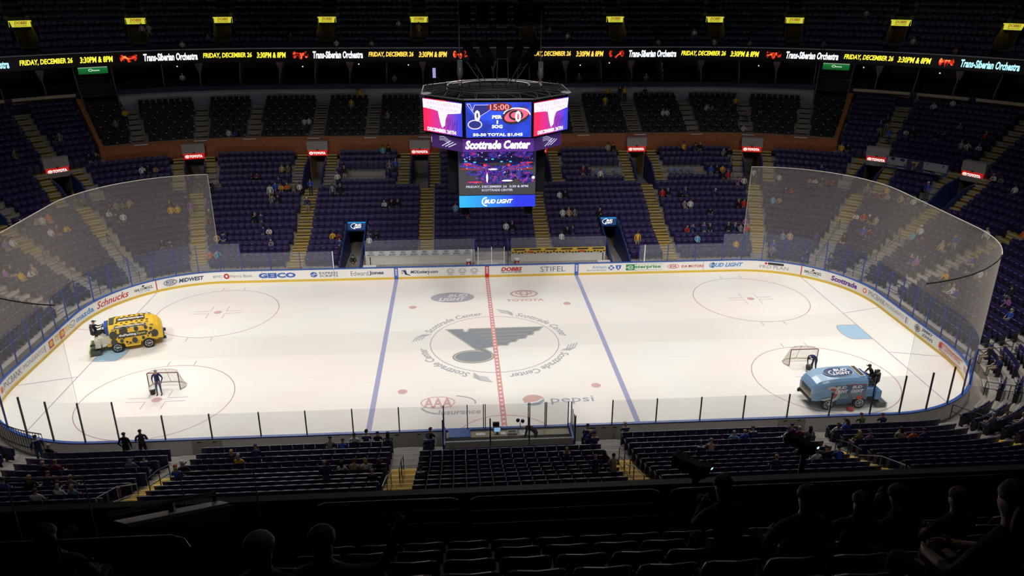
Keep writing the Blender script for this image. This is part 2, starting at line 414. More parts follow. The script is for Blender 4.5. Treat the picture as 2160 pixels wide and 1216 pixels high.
def tunnel(s, label):
    d0, d1, h = 12.35, 17.5, .95; zf = ZT[12]-.1
    t = MB(); a, b = sd(s, -h, 15), sd(s, h, 15)
    sweep(t, rect(d0, 21, zf-.1, zf), a, b, 0); sweep(t, rect(20.8, 21, zf, 7.2), a, b, 0)
    for x0, x1 in ((a, sd(s, -h+.12, 15)), (sd(s, h-.12, 15), b)):
        t.prism([(d0, zf), (d1-.3, zf), (d1-.3, 7.02), (d0+2.2, 6.6), (d0, zf+1.05)], x0, x1, lambda u, v, q: W(q, u, v), 1)
        t.prism([(d1, zf), (21, zf), (21, 7.2), (d1, 7.2)], x0, x1, lambda u, v, q: W(q, u, v), 2)
    sweep(t, rect(d1-.05, 18.3, 7.05, 7.2), a, b, 0)
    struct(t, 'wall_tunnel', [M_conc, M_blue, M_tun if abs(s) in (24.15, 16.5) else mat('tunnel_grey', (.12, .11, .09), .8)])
    hd = MB(); sweep(hd, rect(17.35, 18.15, 7.62, 8.55), sd(s, -h-.1, 17), sd(s, h+.1, 17), 0)
    struct(hd, 'wall_tunnel_header', mat('header_grey', (.36, .33, .31), .6))
    r = thing('tunnel_sign', label, 'sign', W(s, 17.4, 7.05), 0, 'red lit signs over the tunnels')
    f = frame_fn(s, 17.3); inv = Matrix.Translation(-Vector(r.location))
    def loc(fn): return lambda u, v: inv @ fn(u, v)
    p = MB(); sweep(p, rect(17.32, 17.45, 7.1, 7.66), sd(s, -h, 17), sd(s, h, 17), 0); p.v = [tuple(inv @ Vector(v)) for v in p.v]; lb_ = p.obj('light_box', M_red, r)
    l = MB(); fn = loc(frame_fn(s, 17.32, 0, .02)); letter(l, 'TOYOTA', fn, -.42, .78, 7.24, 7.5, 0, .03); l.obj('lettering', M_wlit, lb_)
    l = MB(); car_mark(l, fn, -.65, 7.37, .2, .15, 0); l.obj('emblem', M_wlit, lb_)
    e = MB(); c = inv @ W(s, 17.25, 7.72); e.box(c, (.2, .12, .12)); e.obj('exit_lamp', mat('exit_lamp_case', (.05, .05, .05), .5), r)
names = {-31.05: 'small red lit sign over the leftmost tunnel visible', -28.15: 'red lit sign over the tunnel high behind the left corner netting', -24.15: 'red lit sign at the left end of the brown wall, above two stairs',
 -16.5: 'red lit sign over the tunnel midway between scoreboard and left netting', -6.1: 'red lit sign over the tunnel just left of the scoreboard', 6.1: 'red lit sign hidden behind the scoreboard',
 16.5: 'red lit sign over the first tunnel right of the scoreboard', 24.15: 'red lit sign over the tunnel above the right netting edge', 28.15: 'red lit sign left of the big player banner', 31.05: 'red lit sign right of the big player banner'}
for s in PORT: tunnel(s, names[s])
# ---- ice-level tunnels with beer signs
def lit_grad(name, c0, c1, axis=0, emit=1.0, lo=0, hi=1):
    m = bpy.data.materials.new(name); m.use_nodes = True; nt = m.node_tree; b = nt.nodes['Principled BSDF']; b.inputs['Base Color'].default_value = (.02, .02, .02, 1)
    tc = nt.nodes.new('ShaderNodeTexCoord'); sp = nt.nodes.new('ShaderNodeSeparateXYZ'); nt.links.new(tc.outputs['Generated'], sp.inputs[0]); r = nt.nodes.new('ShaderNodeValToRGB')
    r.color_ramp.elements[0].color = (*c0, 1); r.color_ramp.elements[1].color = (*c1, 1); r.color_ramp.elements[0].position = lo; r.color_ramp.elements[1].position = hi
    nt.links.new(sp.outputs[axis], r.inputs[0]); nt.links.new(r.outputs[0], b.inputs['Emission Color']); b.inputs['Emission Strength'].default_value = emit; return m
for k, (a, b) in enumerate(PB):
    t = MB(); m = (a+b)/2
    for x0, x1 in ((a, a+.12), (b-.12, b)): t.prism([(.3, 0), (7.4, 0), (7.4, 3.3), (5, 2.6), (2, 1.7), (.3, 1.15)], x0, x1, lambda u, v, q: W(q, u, v), 1)
    sweep(t, rect(6.93, 7.0, 2.2, 3.15), a, b, 1); sweep(t, rect(.2, 11, -.02, .02), a, b, 0); sweep(t, rect(11, 11.2, 0, 3), a, b, 2)
    struct(t, 'wall_tunnel', [M_conc, M_blue, M_dark])
    r = thing('tunnel_sign', 'blue lit oval beer sign over the ice-level tunnel, %s of the two' % ('left' if k == 0 else 'right'), 'sign', W(m, 6.85, 2.38), 0, 'blue beer signs over ice-level tunnels')
    h = (b-a)/2; p = MB(); p.box((0, 0, .36), (2*h-.1, .12, .72)); p.obj('light_box', lit_grad('beer_sign_blue', (.01, .06, .2), (.02, .35, .75), 2, .8, .9, .1), r)
    fn = lambda u, v: (u, -.07, v); fn2 = lambda u, v: (u, -.085, v)
    l = MB(); flat(l, ell(0, .37, .55, .28), fn); l.obj('oval', mat('beer_oval_navy', (.01, .02, .08), .4, 0, .3, (.01, .05, .25)), r)
    l = MB(); letter(l, 'BUD', fn2, -.18, .4, .38, .58, 0, .03, .3); letter(l, 'LIGHT', fn2, -.3, .42, .16, .35, 0, .03, .3); ring2(l, 0, .37, .57, .3, .04, fn2, 0, 28, 1.8, 4.4); l.obj('lettering', emis('beer_letters', (1, .97, .9), 1.4), r)

# ---- suites stair gap with green signs
for sg in (-1, 1):
    s = 26.28*sg; st = MB(); a, b = sorted((25.88*sg, 26.7*sg))
    for i in range(16): sweep(st, rect(24.6+.42*i, 25.05+.42*i, 10.2+.28*i, 10.5+.28*i), a, b, 0)
    for q in (a, b):
        st.prism([(25.5, 10.5), (31, 10.5), (31, 15.3), (28.6, 15.3), (27.2, 13.3), (25.5, 12.2)], q-.012, q+.012, lambda u, v, h: W(h, u, v), 1)
    struct(st, 'floor_suite_stairs', [mat('dark_brown_step', (.07, .04, .03), .8), mat('stair_side', (.12, .13, .14), .6)])
    r = thing('tunnel_sign', 'green lit sign hanging over the %s suite stairs' % ('left' if sg < 0 else 'right'), 'sign', W(s, 28.3, 14.65), ang(s), 'green signs over the suite stairs')
    p = MB(); p.box((0, 0, .3), (2.75, .12, .6)); p.obj('light_box', lit_grad('green_sign', (.005, .12, .02), (.01, .28, .05), 2, .6), r)
    p = MB(); p.box((0, .01, .64), (2.75, .14, .07)); p.obj('top_edge', emis('sign_top', (.5, .7, .5), .5), r)
    l = MB(); fn = lambda u, v: (u, -.075, v); ring2(l, -.25, .38, .2, .13, .05, fn); letter(l, 'nterprise', fn, -.05, .6, .24, .42, 0, .03); l.obj('lettering', emis('pale_letters', (.8, 1, .8), .9), r)
# ---- upper deck tunnels with yellow signs
lab = ['at the far left edge', 'second from the left', 'third from the left', 'fourth from the left', 'fifth from the left, left of the hanging speakers', '', '', 'first right of the hanging speakers', 'second right of the hanging speakers', 'third right of the hanging speakers', 'fourth right of the hanging speakers', 'at the far right edge']
lab = ['', 'leftmost of all', 'second from the left', 'third from the left', 'fourth from the left', 'fifth from the left, left of the hanging speakers', '', 'first right of the hanging speakers', 'second right of the hanging speakers', 'third right of the hanging speakers', 'fourth right of the hanging speakers', 'at the far right edge']
ysg = None
for k, s in enumerate(DOB):
    t = MB(); a, b = sd(s, -1.0, 32), sd(s, 1.0, 32); zf = zu(2)-.3
    sweep(t, rect(30.2, 35.5, zf-.1, zf), a, b, 0); sweep(t, rect(35.3, 35.5, zf, 19.3), a, b, 1); sweep(t, rect(32.4, 35.5, 19.2, 19.3), a, b, 0)
    for x0, x1 in ((a, sd(s, -.92, 32)), (sd(s, .92, 32), b)): t.prism([(30.4, zf), (35.4, zf), (35.4, 19.9), (32.4, 19.9), (30.4, zf+1.1)], x0, x1, lambda u, v, q: W(q, u, v), 1)
    struct(t, 'wall_upper_tunnel', [M_udc, mat('upper_tunnel_wall', (.22, .18, .09), .7)])
    l = bpy.data.lights.new('tunnel_lamp', 'POINT'); l.energy = 1.1; l.color = (1, .8, .35); l.shadow_soft_size = .1
    o = bpy.data.objects.new('tunnel_lamp', l); COL.objects.link(o); o.location = W(s, 34, 18.6)
    if not lab[k]: continue
    L_ = 'yellow lit upper deck sign, '+lab[k]
    if ysg is None:
        ysg = r = thing('lit_sign', L_, 'sign', W(s, 32.3, 19.25), ang(s), 'yellow signs over the upper deck tunnels')
        p = MB(); p.box((0, 0, .32), (2.05, .14, .62)); p.obj('light_box', mat('yellow_lightbox', (.3, .28, .03), .5, 0, .75, (.80, .78, .06)), r); lb_ = r.children[0]
        l = MB(); fn = lambda u, v: (u, -.085, v); letter(l, 'DOBBS', fn, -.55, .62, .27, .56, 0, .03, .3); letter(l, 'TIRE & AUTO CENTERS', fn, -.6, .55, .08, .2, 1, .01, .2)
        l.obj('lettering', [mat('maroon_letters', (.35, .1, .03), .5, 0, .35, (.6, .12, .02)), mat('dark_letters', (.1, .1, .03), .6)], lb_)
    else: dup(ysg, W(s, 32.3, 19.25), ang(s), L_)
# ---- LED ribbon
rb = thing('led_ribbon_board', 'long black LED ribbon with yellow and white event lettering under the upper deck', 'display')
p = MB(); sweep(p, rect(28.42, 28.66, 15.38, 16.72), -40, 40); p.obj('screen', mat('led_black', (.006, .006, .006), .3), rb)
p = MB(); sweep(p, rect(28.38, 28.7, 16.72, 16.78), -40, 40); p.obj('top_trim', mat('ribbon_trim', (.35, .33, .4), .4, 0, .08, (.5, .45, .6)), rb)
M_yl = emis('led_yellow', (1.0, .85, .05), 1.3); M_yo = emis('led_orange_yellow', (1.0, .62, .08), 1.35); M_wl = emis('led_white', (.85, .92, 1), 1.7); M_lb = emis('led_pale_blue', (.4, .85, 1), 1.5)
def rl(t, s0, s1_, m, z0=15.72, z1=16.38, bold=.03, shear=.2):
    l = MB(); d = 28.42; a, b = WL(s0, d), WL(s1_, d)
    letter(l, t, lambda u, v: W(SW(u, d), d-.03, v), a, b, z0, z1, 0, bold, shear); l.obj('lettering', m, rb)
F, T3, TS = 'FRIDAY, DECEMBER 26', '3:30PM & 8PM', 'Trans-Siberian Orchestra'
for t, a, b, m in [(F, -27.77, -26.67, M_yl), (T3, -26.52, -25.8, M_yl), (TS, -25.12, -23.88, M_wl), (F, -23.75, -22.57, M_yl), (T3, -22.45, -20.95, M_yl), (TS, -18, -12.52, M_wl), (F, -11.9, -6.9, M_yo), (T3, -6.32, -3.15, M_yo),
  (F, 5.9, 10.85, M_yo), (T3, 11.45, 14.6, M_yo), (TS, 17.55, 22.2, M_wl), (F, 22.33, 23.5, M_yl), (T3, 23.62, 24.35, M_yl), (TS, 25.03, 26.3, M_wl), (F, 26.43, 27.58, M_yl), (T3, 27.68, 28.43, M_yl), (TS, 29.08, 30.33, M_lb), (TS, -29.2, -27.98, M_lb), (F, 30.5, 31.7, M_yl)]:
    rl(t, a, b, m, *( (15.66, 16.44) if t == TS else (15.74, 16.36)))
def mottled(name, cols, scale, emit=1.0, det=3, dist=1.0, seed=0):
    m = bpy.data.materials.new(name); m.use_nodes = True; nt = m.node_tree; b = nt.nodes['Principled BSDF']; b.inputs['Base Color'].default_value = (.01, .01, .01, 1)
    tc = nt.nodes.new('ShaderNodeTexCoord'); n = nt.nodes.new('ShaderNodeTexNoise'); n.inputs['Scale'].default_value = scale; n.inputs['Detail'].default_value = det; n.inputs['Distortion'].default_value = dist
    mp = nt.nodes.new('ShaderNodeMapping'); mp.inputs['Location'].default_value = (seed, seed, seed); nt.links.new(tc.outputs['Object'], mp.inputs[0]); nt.links.new(mp.outputs[0], n.inputs['Vector'])
    r = nt.nodes.new('ShaderNodeValToRGB'); cr = r.color_ramp
    while len(cr.elements) < len(cols): cr.elements.new(.5)
    for e, (p_, c) in zip(cr.elements, cols): e.position = p_; e.color = (*c, 1)
    nt.links.new(n.outputs['Fac'], r.inputs[0]); nt.links.new(r.outputs[0], b.inputs['Emission Color']); b.inputs['Emission Strength'].default_value = emit; return m
M_fire = mottled('stage_fire', [(.42, (0, 0, 0)), (.52, (.55, .02, .01)), (.6, (.9, .12, .03)), (.7, (1, .6, .2))], 1.6, 1.3, 4, 1)
for a, b in [(-25.65, -25.25), (-20.23, -18.52), (-2.47, -.88), (15.25, 16.95), (24.53, 24.9), (28.6, 28.93)]:
    l = MB(); d = 28.42; A, B = WL(a, d), WL(b, d); fn = lambda u, v: W(SW(u, d), d-.025, v)
    for q in range(5): flat(l, ell(A+(B-A)*(.12+.19*q), 16.05+.12*math.sin(q*2.3), (B-A)*.13, .28+.1*math.cos(q*3), 9), fn)
    l.obj('stage_picture', M_fire, rb)

# ------------------------------------------------------------------ the ice sheet and everything painted in it
def ice_mat():
    m = bpy.data.materials.new('ice'); m.use_nodes = True; nt = m.node_tree; b = nt.nodes['Principled BSDF']
    b.inputs['Roughness'].default_value = .16; b.inputs['Specular IOR Level'].default_value = .35
    tc = nt.nodes.new('ShaderNodeTexCoord'); n = nt.nodes.new('ShaderNodeTexNoise'); n.inputs['Scale'].default_value = .12; n.inputs['Detail'].default_value = 2
    nt.links.new(tc.outputs['Object'], n.inputs['Vector']); r = nt.nodes.new('ShaderNodeValToRGB')
    r.color_ramp.elements[0].color = (.86, .80, .765, 1); r.color_ramp.elements[1].color = (.84, .835, .80, 1); r.color_ramp.elements[0].position = .4; r.color_ramp.elements[1].position = .62
    nt.links.new(n.outputs['Fac'], r.inputs[0])
    mp = nt.nodes.new('ShaderNodeMapping'); mp.inputs['Scale'].default_value = (.25, 9, 1); n2 = nt.nodes.new('ShaderNodeTexNoise'); n2.inputs['Scale'].default_value = .8; n2.inputs['Detail'].default_value = 4
    nt.links.new(tc.outputs['Object'], mp.inputs[0]); nt.links.new(mp.outputs[0], n2.inputs['Vector'])
    r2 = nt.nodes.new('ShaderNodeValToRGB'); r2.color_ramp.elements[0].color = (.955, .96, .96, 1); r2.color_ramp.elements[1].color = (1, 1, 1, 1); r2.color_ramp.elements[0].position = .3; r2.color_ramp.elements[1].position = .5
    nt.links.new(n2.outputs['Fac'], r2.inputs[0]); mx = nt.nodes.new('ShaderNodeMix'); mx.data_type = 'RGBA'; mx.blend_type = 'MULTIPLY'; mx.inputs[0].default_value = 1
    nt.links.new(r.outputs[0], mx.inputs[6]); nt.links.new(r2.outputs[0], mx.inputs[7]); nt.links.new(mx.outputs[2], b.inputs['Base Color'])
    r3 = nt.nodes.new('ShaderNodeMapRange'); r3.inputs[3].default_value = .12; r3.inputs[4].default_value = .24; nt.links.new(n2.outputs['Fac'], r3.inputs[0]); nt.links.new(r3.outputs[0], b.inputs['Roughness'])
    return m
M_ice = ice_mat()
ib = MB(); pts = [W(s, 0.0, 0) for s in samples(-LT/2, LT/2, .5)[:-1]]; n = len(pts)
ib.add([(p.x, p.y, 0) for p in pts]+[(p.x, p.y, -.05) for p in pts], [tuple(range(n))[::-1], tuple(range(n, 2*n))]+[(i, (i+1) % n, (i+1) % n+n, i+n) for i in range(n)])
ice = ib.obj('floor_ice_rink', M_ice); tag(ice, kind='structure')
def paint(name, c): return mat(name, c, .18, spec=.35)
Q = .006
def ifn(z=Q): return lambda u, v: (u, v, z)
def mark(name, mb, m): return mb.obj(name, m, ice)
IP = dict(blue=paint('ice_blue_line', (.36, .37, .58)), red=paint('ice_red_line', (.66, .31, .31)), circ=paint('ice_circle', (.50, .30, .33)), goal=paint('ice_goal_line', (.42, .33, .42)),
          dash=paint('ice_line_dash', (.80, .72, .70)), crease=paint('ice_crease', (.38, .57, .74)), logo=paint('ice_logo_slate', (.27, .30, .33)), logo2=paint('ice_logo_gold', (.55, .49, .40)), wet=paint('ice_wet_band', (.79, .775, .74)),
          grey=paint('ice_grey', (.42, .42, .47)), pink=paint('ice_pink', (.64, .42, .41)), navy=paint('ice_navy', (.36, .37, .46)), pale=paint('ice_pale', (.78, .77, .76)))
l = MB(); flat(l, [(-24.5, -1.3), (-9.4, -1.05), (15.5, -.65), (27.3, -.6), (27.3, 3.35), (16.6, 3.1), (-9.6, 2.2), (-20.5, 2.1), (-24.5, 2.3)], ifn(.002)); mark('wet_strip', l, IP['wet'])
for sx in (-1, 1):
    l = MB(); x = 7.77*sx; flat(l, [(x-.16, -12.94), (x+.16, -12.94), (x+.16, 12.94), (x-.16, 12.94)], ifn()); mark('blue_line', l, IP['blue'])
    l = MB(); x = 27.13*sx; y = 11.32; flat(l, [(x-.03, -y), (x+.03, -y), (x+.03, y), (x-.03, y)], ifn()); mark('goal_line', l, IP['goal'])
    l = MB(); flat(l, [(27.13*sx, -1.22), (27.13*sx, 1.22)]+[(sx*(27.13-1.37-.45*math.cos(a)), 1.22*math.sin(a)) for a in [PI/2-PI*i/10 for i in range(11)]], ifn(.004)); mark('crease', l, IP['crease'])
    l = MB()
    stripe(l, [(27.13*sx, 1.22), (25.76*sx, 1.22)]+[(sx*(27.13-1.37-.45*math.cos(a)), 1.22*math.sin(a)) for a in [PI/2-PI*i/10 for i in range(11)]]+[(25.76*sx, -1.22), (27.13*sx, -1.22)], .05, ifn(.007)); mark('crease_line', l, IP['circ'])
    for sy in (-1, 1):
        l = MB(); stripe(l, [(27.13*sx, 3.35*sy), (30.44*sx, 4.27*sy)], .06, ifn()); mark('trapezoid_line', l, IP['goal'])
        cx, cy = 21.03*sx, 6.71*sy; l = MB(); ring2(l, cx, cy, 4.57, 4.57, .055, ifn(), 0, 72); mark('faceoff_circle', l, IP['circ'])
        l = MB(); flat(l, ell(cx, cy, .3, .3, 24), ifn()); mark('faceoff_spot', l, IP['pink'])
        l = MB()
        for a in (-1, 1):
            for b in (-1, 1):
                stripe(l, [(cx+a*.6, cy+b*1.1), (cx+a*.6, cy+b*.23), (cx+a*1.8, cy+b*.23)], .05, ifn())
                stripe(l, [(cx+a*.86, cy+b*4.52), (cx+a*.86, cy+b*5.15)], .05, ifn())
        mark('hash_mark', l, IP['goal'])
        l = MB(); flat(l, ell(6.1*sx, 6.71*sy, .3, .3, 24), ifn()); mark('neutral_spot', l, IP['pink'])
l = MB(); flat(l, [(-.16, -12.94), (.16, -12.94), (.16, 12.94), (-.16, 12.94)], ifn(.009)); mark('centre_line', l, IP['red'])
l = MB()
for k in range(52):
    y = -12.7+.49*k; flat(l, [(-.08, y), (.08, y), (.08, y+.2), (-.08, y+.2)], ifn(.011))
mark('centre_line_dash', l, IP['dash'])
l = MB(); ring2(l, 0, 0, 4.57, 4.57, .055, ifn(), 0, 90); mark('centre_circle', l, IP['goal'])
l = MB(); ring2(l, 0, -12.95, 3.05, 3.05, .05, ifn(), 0, 48, 0, PI); mark('referee_crease', l, IP['red'])
# winged note emblem at centre
A_ = [(-3.55, 2.42), (-2.2, 2.42), (-2.12, 1.95), (-1.95, 1.95), (-1.78, 2.46), (3.75, 2.46), (3.35, 1.72), (3.0, 1.6), (2.85, 1.05), (2.45, .95), (2.25, .45), (1.75, .4), (1.5, -.05), (1.1, -.12), (.9, -.58), (.3, -.58), (.0, -.72), (-.42, -.84), (-.72, -.98), (-.3, -1.5), (-.1, -2.15), (-.5, -1.9), (-1.45, -1.05)]
def shrink(P, k):
    n = len(P); out = []
    ar = sum(P[i][0]*P[(i+1) % n][1]-P[(i+1) % n][0]*P[i][1] for i in range(n)); sg = 1 if ar > 0 else -1
    for i in range(n):
        a, b, c = Vector(P[i-1]), Vector(P[i]), Vector(P[(i+1) % n]); e1 = (b-a).normalized(); e2 = (c-b).normalized(); n1 = Vector((-e1.y, e1.x)); n2 = Vector((-e2.y, e2.x)); m = (n1+n2)
        m = m/max(.5, m.length_squared)*2 if m.length > 1e-6 else n1; out.append(tuple(b+m*k*sg*.5*1))
    return out
l = MB(); flat(l, A_, ifn(.003)); flat(l, ell(-1.55, -2.15, 1.45, 1.0, 36), ifn(.0035)); mark('note_outline', l, IP['logo'])
l = MB(); flat(l, shrink(A_, .09), ifn(.0045)); flat(l, ell(-1.55, -2.15, 1.36, .91, 36), ifn(.0048)); mark('note_border', l, IP['logo2'])
l = MB(); flat(l, shrink(A_, .2), ifn(.0055)); flat(l, ell(-1.55, -2.15, 1.24, .79, 36), ifn(.0058)); mark('note_emblem', l, IP['logo'])
l = MB()
for k, (x0, x1, y) in enumerate([(-1.2, 2.9, 1.75), (-.9, 2.4, 1.15), (-.6, 1.8, .6), (-.3, 1.1, .1)]): stripe(l, [(x0, y), (x1, y+.1)], .045, ifn(.007))
mark('feather_line', l, IP['logo2'])
for k, a0 in enumerate((158, 68, -22, -112)):
    l = MB(); r0 = 5.05
    def pol(u, v, a0=a0): a = math.radians(a0)-u/r0; r = r0+v; return (r*math.cos(a), r*math.sin(a), Q)
    letter(l, 'Scottrade Center', pol, 0, 5.3, -.2, .42, 0, .02, .15)
    for q in range(4): stripe(l, [(-.2-.05*q, -.25+.17*q), (-.65-.06*q, .1+.17*q), (-1.25-.1*q, .2+.2*q)], .08, lambda u, v, q=q: pol(u, v)[:2]+(Q+.0015*q,))
    mark('rink_name_lettering', l, IP['grey'])
l = MB(); flat(l, ell(-2.98, 8.55, 1.75, 1.05, 40), ifn(.004)); mark('oval_logo', l, IP['grey'])
l = MB(); letter(l, 'BUD', ifn(), -3.35, -1.75, 8.62, 9.25, 0, .03, .3); letter(l, 'LIGHT', ifn(), -4.1, -1.9, 7.85, 8.5, 0, .03, .3); mark('oval_logo_lettering', l, IP['pale'])
l = MB(); car_mark(l, lambda u, v: (u, v, Q), 2.85, 8.98, 1.15, .78, 0); mark('ellipse_logo', l, IP['pink']); l = MB(); letter(l, 'TOYOTA', ifn(), 1.3, 4.37, 7.35, 7.85, 0, .03); mark('logo_lettering', l, IP['pink'])
l = MB(); ring2(l, -3.88, -8.2, 1.05, .72, .08, ifn(), 0, 36); letter(l, 'AAA', ifn(.009), -4.75, -3.0, -8.8, -7.65, 0, .03); mark('red_oval_logo', l, IP['pink'])
l = MB(); letter(l, 'Insurance', ifn(), -3.85, -1.3, -9.65, -9.1, 0, .015, .15); ring2(l, -3.3, -8.3, 1.75, .95, .1, ifn(.008), 0, 20, -.2, 1.25); ring2(l, -3.6, -8.4, 1.4, 1.2, .12, ifn(.010), 0, 16, 3.5, 4.5); mark('insurance_lettering', l, IP['grey'])
l = MB(); flat(l, ell(1.95, -8.3, .68, .66, 24, .25, PI+.1), ifn()); flat(l, [(1.3, -8.2), (2.6, -8.05), (2.1, -8.45), (1.35, -8.6)], ifn(.005)); mark('globe_top', l, IP['pink'])
l = MB(); flat(l, [(1.45, -8.8), (2.2, -8.55), (2.62, -8.15), (2.6, -8.5), (2.3, -8.85), (1.9, -8.97)], ifn()); letter(l, 'pepsi', ifn(), 3.0, 5.65, -8.9, -8.0, 0, .0); mark('globe_base_and_lettering', l, IP['navy'])
# ------------------------------------------------------------------ dasher boards with adverts, glass and posts
bd = thing('dasher_boards', 'white ice rink boards with yellow kick strip, blue cap rail, adverts and clear glass', 'rink boards')
p = MB(); sweep(p, rect(0, .12, 0, 1.03), -LT/2, LT/2); p.obj('board_panel', M_white, bd)
p = MB(); sweep(p, rect(-.015, .0, 0, .2), -LT/2, LT/2); p.obj('kick_strip', M_kick, bd)
p = MB(); sweep(p, rect(-.02, .17, 1.03, 1.1), -LT/2, LT/2); p.obj('cap_rail', M_cap, bd)
AD = {}
def adm(n, c): return mat('ad_'+n, c, .4)
C_ = dict(navy=adm('navy', (.03, .05, .16)), grey=adm('grey', (.22, .24, .28)), blue=adm('blue', (.05, .13, .5)), lblue=adm('light_blue', (.08, .28, .62)), red=adm('red', (.55, .02, .03)), purple=adm('purple', (.16, .04, .30)),
          gold=adm('gold', (.75, .5, .08)), black=adm('black', (.02, .02, .025)), green=adm('green', (.02, .28, .09)), white=adm('white', (.85, .85, .83)), orange=adm('orange', (.8, .2, .08)), dgrey=adm('slate', (.12, .14, .2)))
def bfn(s0, off=.008):
    return lambda u, v: W(s0+u, -off, v)
def ad(txt, s0, s1, c, z0=.42, z1=.8, bold=.02, shear=0, mb=None, mi=0):
    l = MB(); letter(l, txt, bfn(0), s0, s1, z0, z1, 0, bold, shear); return l.obj('advert', C_[c], bd)
for t, a, b, c, z0, z1, bo, sh in [('PNCBANK', -45.4, -43.15, 'dgrey', .42, .86, .0, 0), ('MONSANTO', -42.85, -40.2, 'grey', .5, .82, -.005, 0), ('m', -38.6, -37.95, 'gold', .42, .85, .02, 0), ('m', -37.2, -36.5, 'gold', .42, .85, .02, 0),
  ('mazda', -35.3, -33.05, 'lblue', .4, .84, .03, 0), ('Schnucks', -32.72, -29.72, 'red', .36, .9, .015, .35), ('NHL.COM/GCL', -29.25, -27.75, 'black', .5, .74, .03, .1), ('LIVE GAMES', -28.9, -28.0, 'lblue', .33, .45, 0, .1),
  ('FOX', -26.68, -26.05, 'navy', .48, .74, .04, 0), ('MIDWEST', -25.72, -23.75, 'navy', .44, .8, .04, .25), ('BMO', -23, -22.25, 'grey', .5, .74, 0, 0), ('Harris Bank', -21.62, -19.82, 'grey', .5, .76, 0, 0), ('GEICO', -19.3, -16.2, 'blue', .38, .84, .055, 0),
  ('EXPRESS', -14.22, -12.67, 'navy', .62, .82, .01, 0), ('SCRIPTS', -14.22, -12.67, 'navy', .36, .56, .01, 0), ('Edward', -11.6, -10.12, 'dgrey', .42, .82, -.005, 0), ('Jones', -10.05, -8.82, 'dgrey', .4, .82, .05, 0),
  ('MOLottery.com', -6.55, -4.2, 'navy', .42, .78, .03, .25), ('DOBBS', 1.2, 3.03, 'red', .52, .88, .05, .25), ('TIRE & AUTO CENTERS', 1.2, 3.0, 'navy', .36, .48, .03, 0), ('STIFEL', 4.62, 6.78, 'dgrey', .38, .86, -.005, 0),
  ('Anthem', 9.15, 10.38, 'lblue', .56, .86, .0, 0), ('BlueCross BlueShield', 8.65, 10.38, 'grey', .36, .48, .01, .2), ('nterprise', 12.85, 15.2, 'green', .42, .8, .03, 0), ('KIA', 16.02, 16.6, 'red', .5, .74, .02, 0), ('KIA MOTORS', 17.05, 19.0, 'red', .48, .72, .02, 0),
  ('BUD LIGHT', 19.7, 22.53, 'lblue', .46, .84, .04, .3), ('PURINA', 24.72, 25.9, 'white', .77, .9, .02, 0), ('PRO PLAN', 23.98, 26.38, 'grey', .38, .68, -.005, 0), ('NHL.COM/GCL', 27.72, 29.2, 'black', .5, .74, .03, .1), ('LIVE GAMES', 27.95, 28.9, 'lblue', .33, .45, 0, .1),
  ('Scottrade', 30.05, 32.58, 'purple', .38, .84, .05, .1), ('PNCBANK', 33.9, 36.2, 'dgrey', .42, .84, 0, 0), ('MONSANTO', 36.35, 38.95, 'grey', .5, .8, -.005, 0), ('JIMMY', 41.25, 42.6, 'dgrey', .62, .92, .04, .1), ("JOHN'S", 41.4, 42.7, 'dgrey', .28, .58, .04, .1),
  ('ST. LOUIS POST-DISPATCH', 43.75, 46.2, 'red', .48, .72, .02, 0), ('YOUR', 46.9, 47.9, 'red', .45, .8, .03, 0)]:
    ad(t, a, b, c, z0, z1, bo, sh)
def adp(polys, c, off=.006):
    l = MB()
    for P_ in polys: flat(l, P_, bfn(0, off))
    return l.obj('advert', C_[c], bd)
def rc(a, b, c, d): return [(a, c), (b, c), (b, d), (a, d)]
adp([rc(-39.5, -38.85, .3, .86)], 'red'); adp([rc(-37.9, -37.25, .3, .86)], 'red'); adp([ell(-39.17, .6, .24, .2)], 'gold', .009); adp([ell(-37.57, .6, .24, .2)], 'gold', .009)
l = MB(); ring2(l, -35.95, .62, .45, .24, .06, bfn(0)); stripe(l, [(-36.3, .7), (-35.95, .5), (-35.6, .7)], .05, bfn(0)); l.obj('advert', C_['grey'], bd)
l = MB(); ring2(l, -26.37, .61, .48, .22, .05, bfn(0)); ring2(l, -26.37, .61, .55, .29, .03, bfn(0)); l.obj('advert', C_['navy'], bd)
adp([ell(-21.93, .62, .24, .24)], 'red'); adp([rc(-22.02, -21.84, .52, .72)], 'white', .009)
adp([ell(-14.7, .6, .3, .24)], 'blue'); l = MB(); stripe(l, [(-15.0, .55), (-14.4, .65)], .05, bfn(0, .009)); stripe(l, [(-14.8, .4), (-14.6, .8)], .04, bfn(0, .009)); l.obj('advert', C_['white'], bd)
adp([[(-7.2, .8), (-6.95, .84), (-6.8, .36), (-7.0, .4)], [(-6.9, .5), (-6.55, .36), (-6.6, .3), (-6.95, .42)], rc(-7.3, -7.2, .5, .6), rc(-7.3, -7.2, .7, .8)], 'navy')
for c in (-3.15, -2.12, -1.1):
    l = MB(); ring2(l, c, .64, .31, .21, .04, bfn(0)); stripe(l, [(c-.2, .74), (c-.08, .5), (c, .66), (c+.08, .5), (c+.2, .74)], .035, bfn(0)); stripe(l, [(c-.22, .33), (c+.22, .33)], .04, bfn(0)); l.obj('advert', C_['grey'], bd)
adp([rc(10.55, 11.08, .52, .7), rc(10.7, 10.93, .4, .84)], 'blue'); adp([[(11.2, .84), (11.7, .84), (11.65, .55), (11.45, .36), (11.25, .55)]], 'blue'); adp([ell(10.81, .61, .12, .12, 14), rc(11.4, 11.5, .5, .75)], 'white', .009)
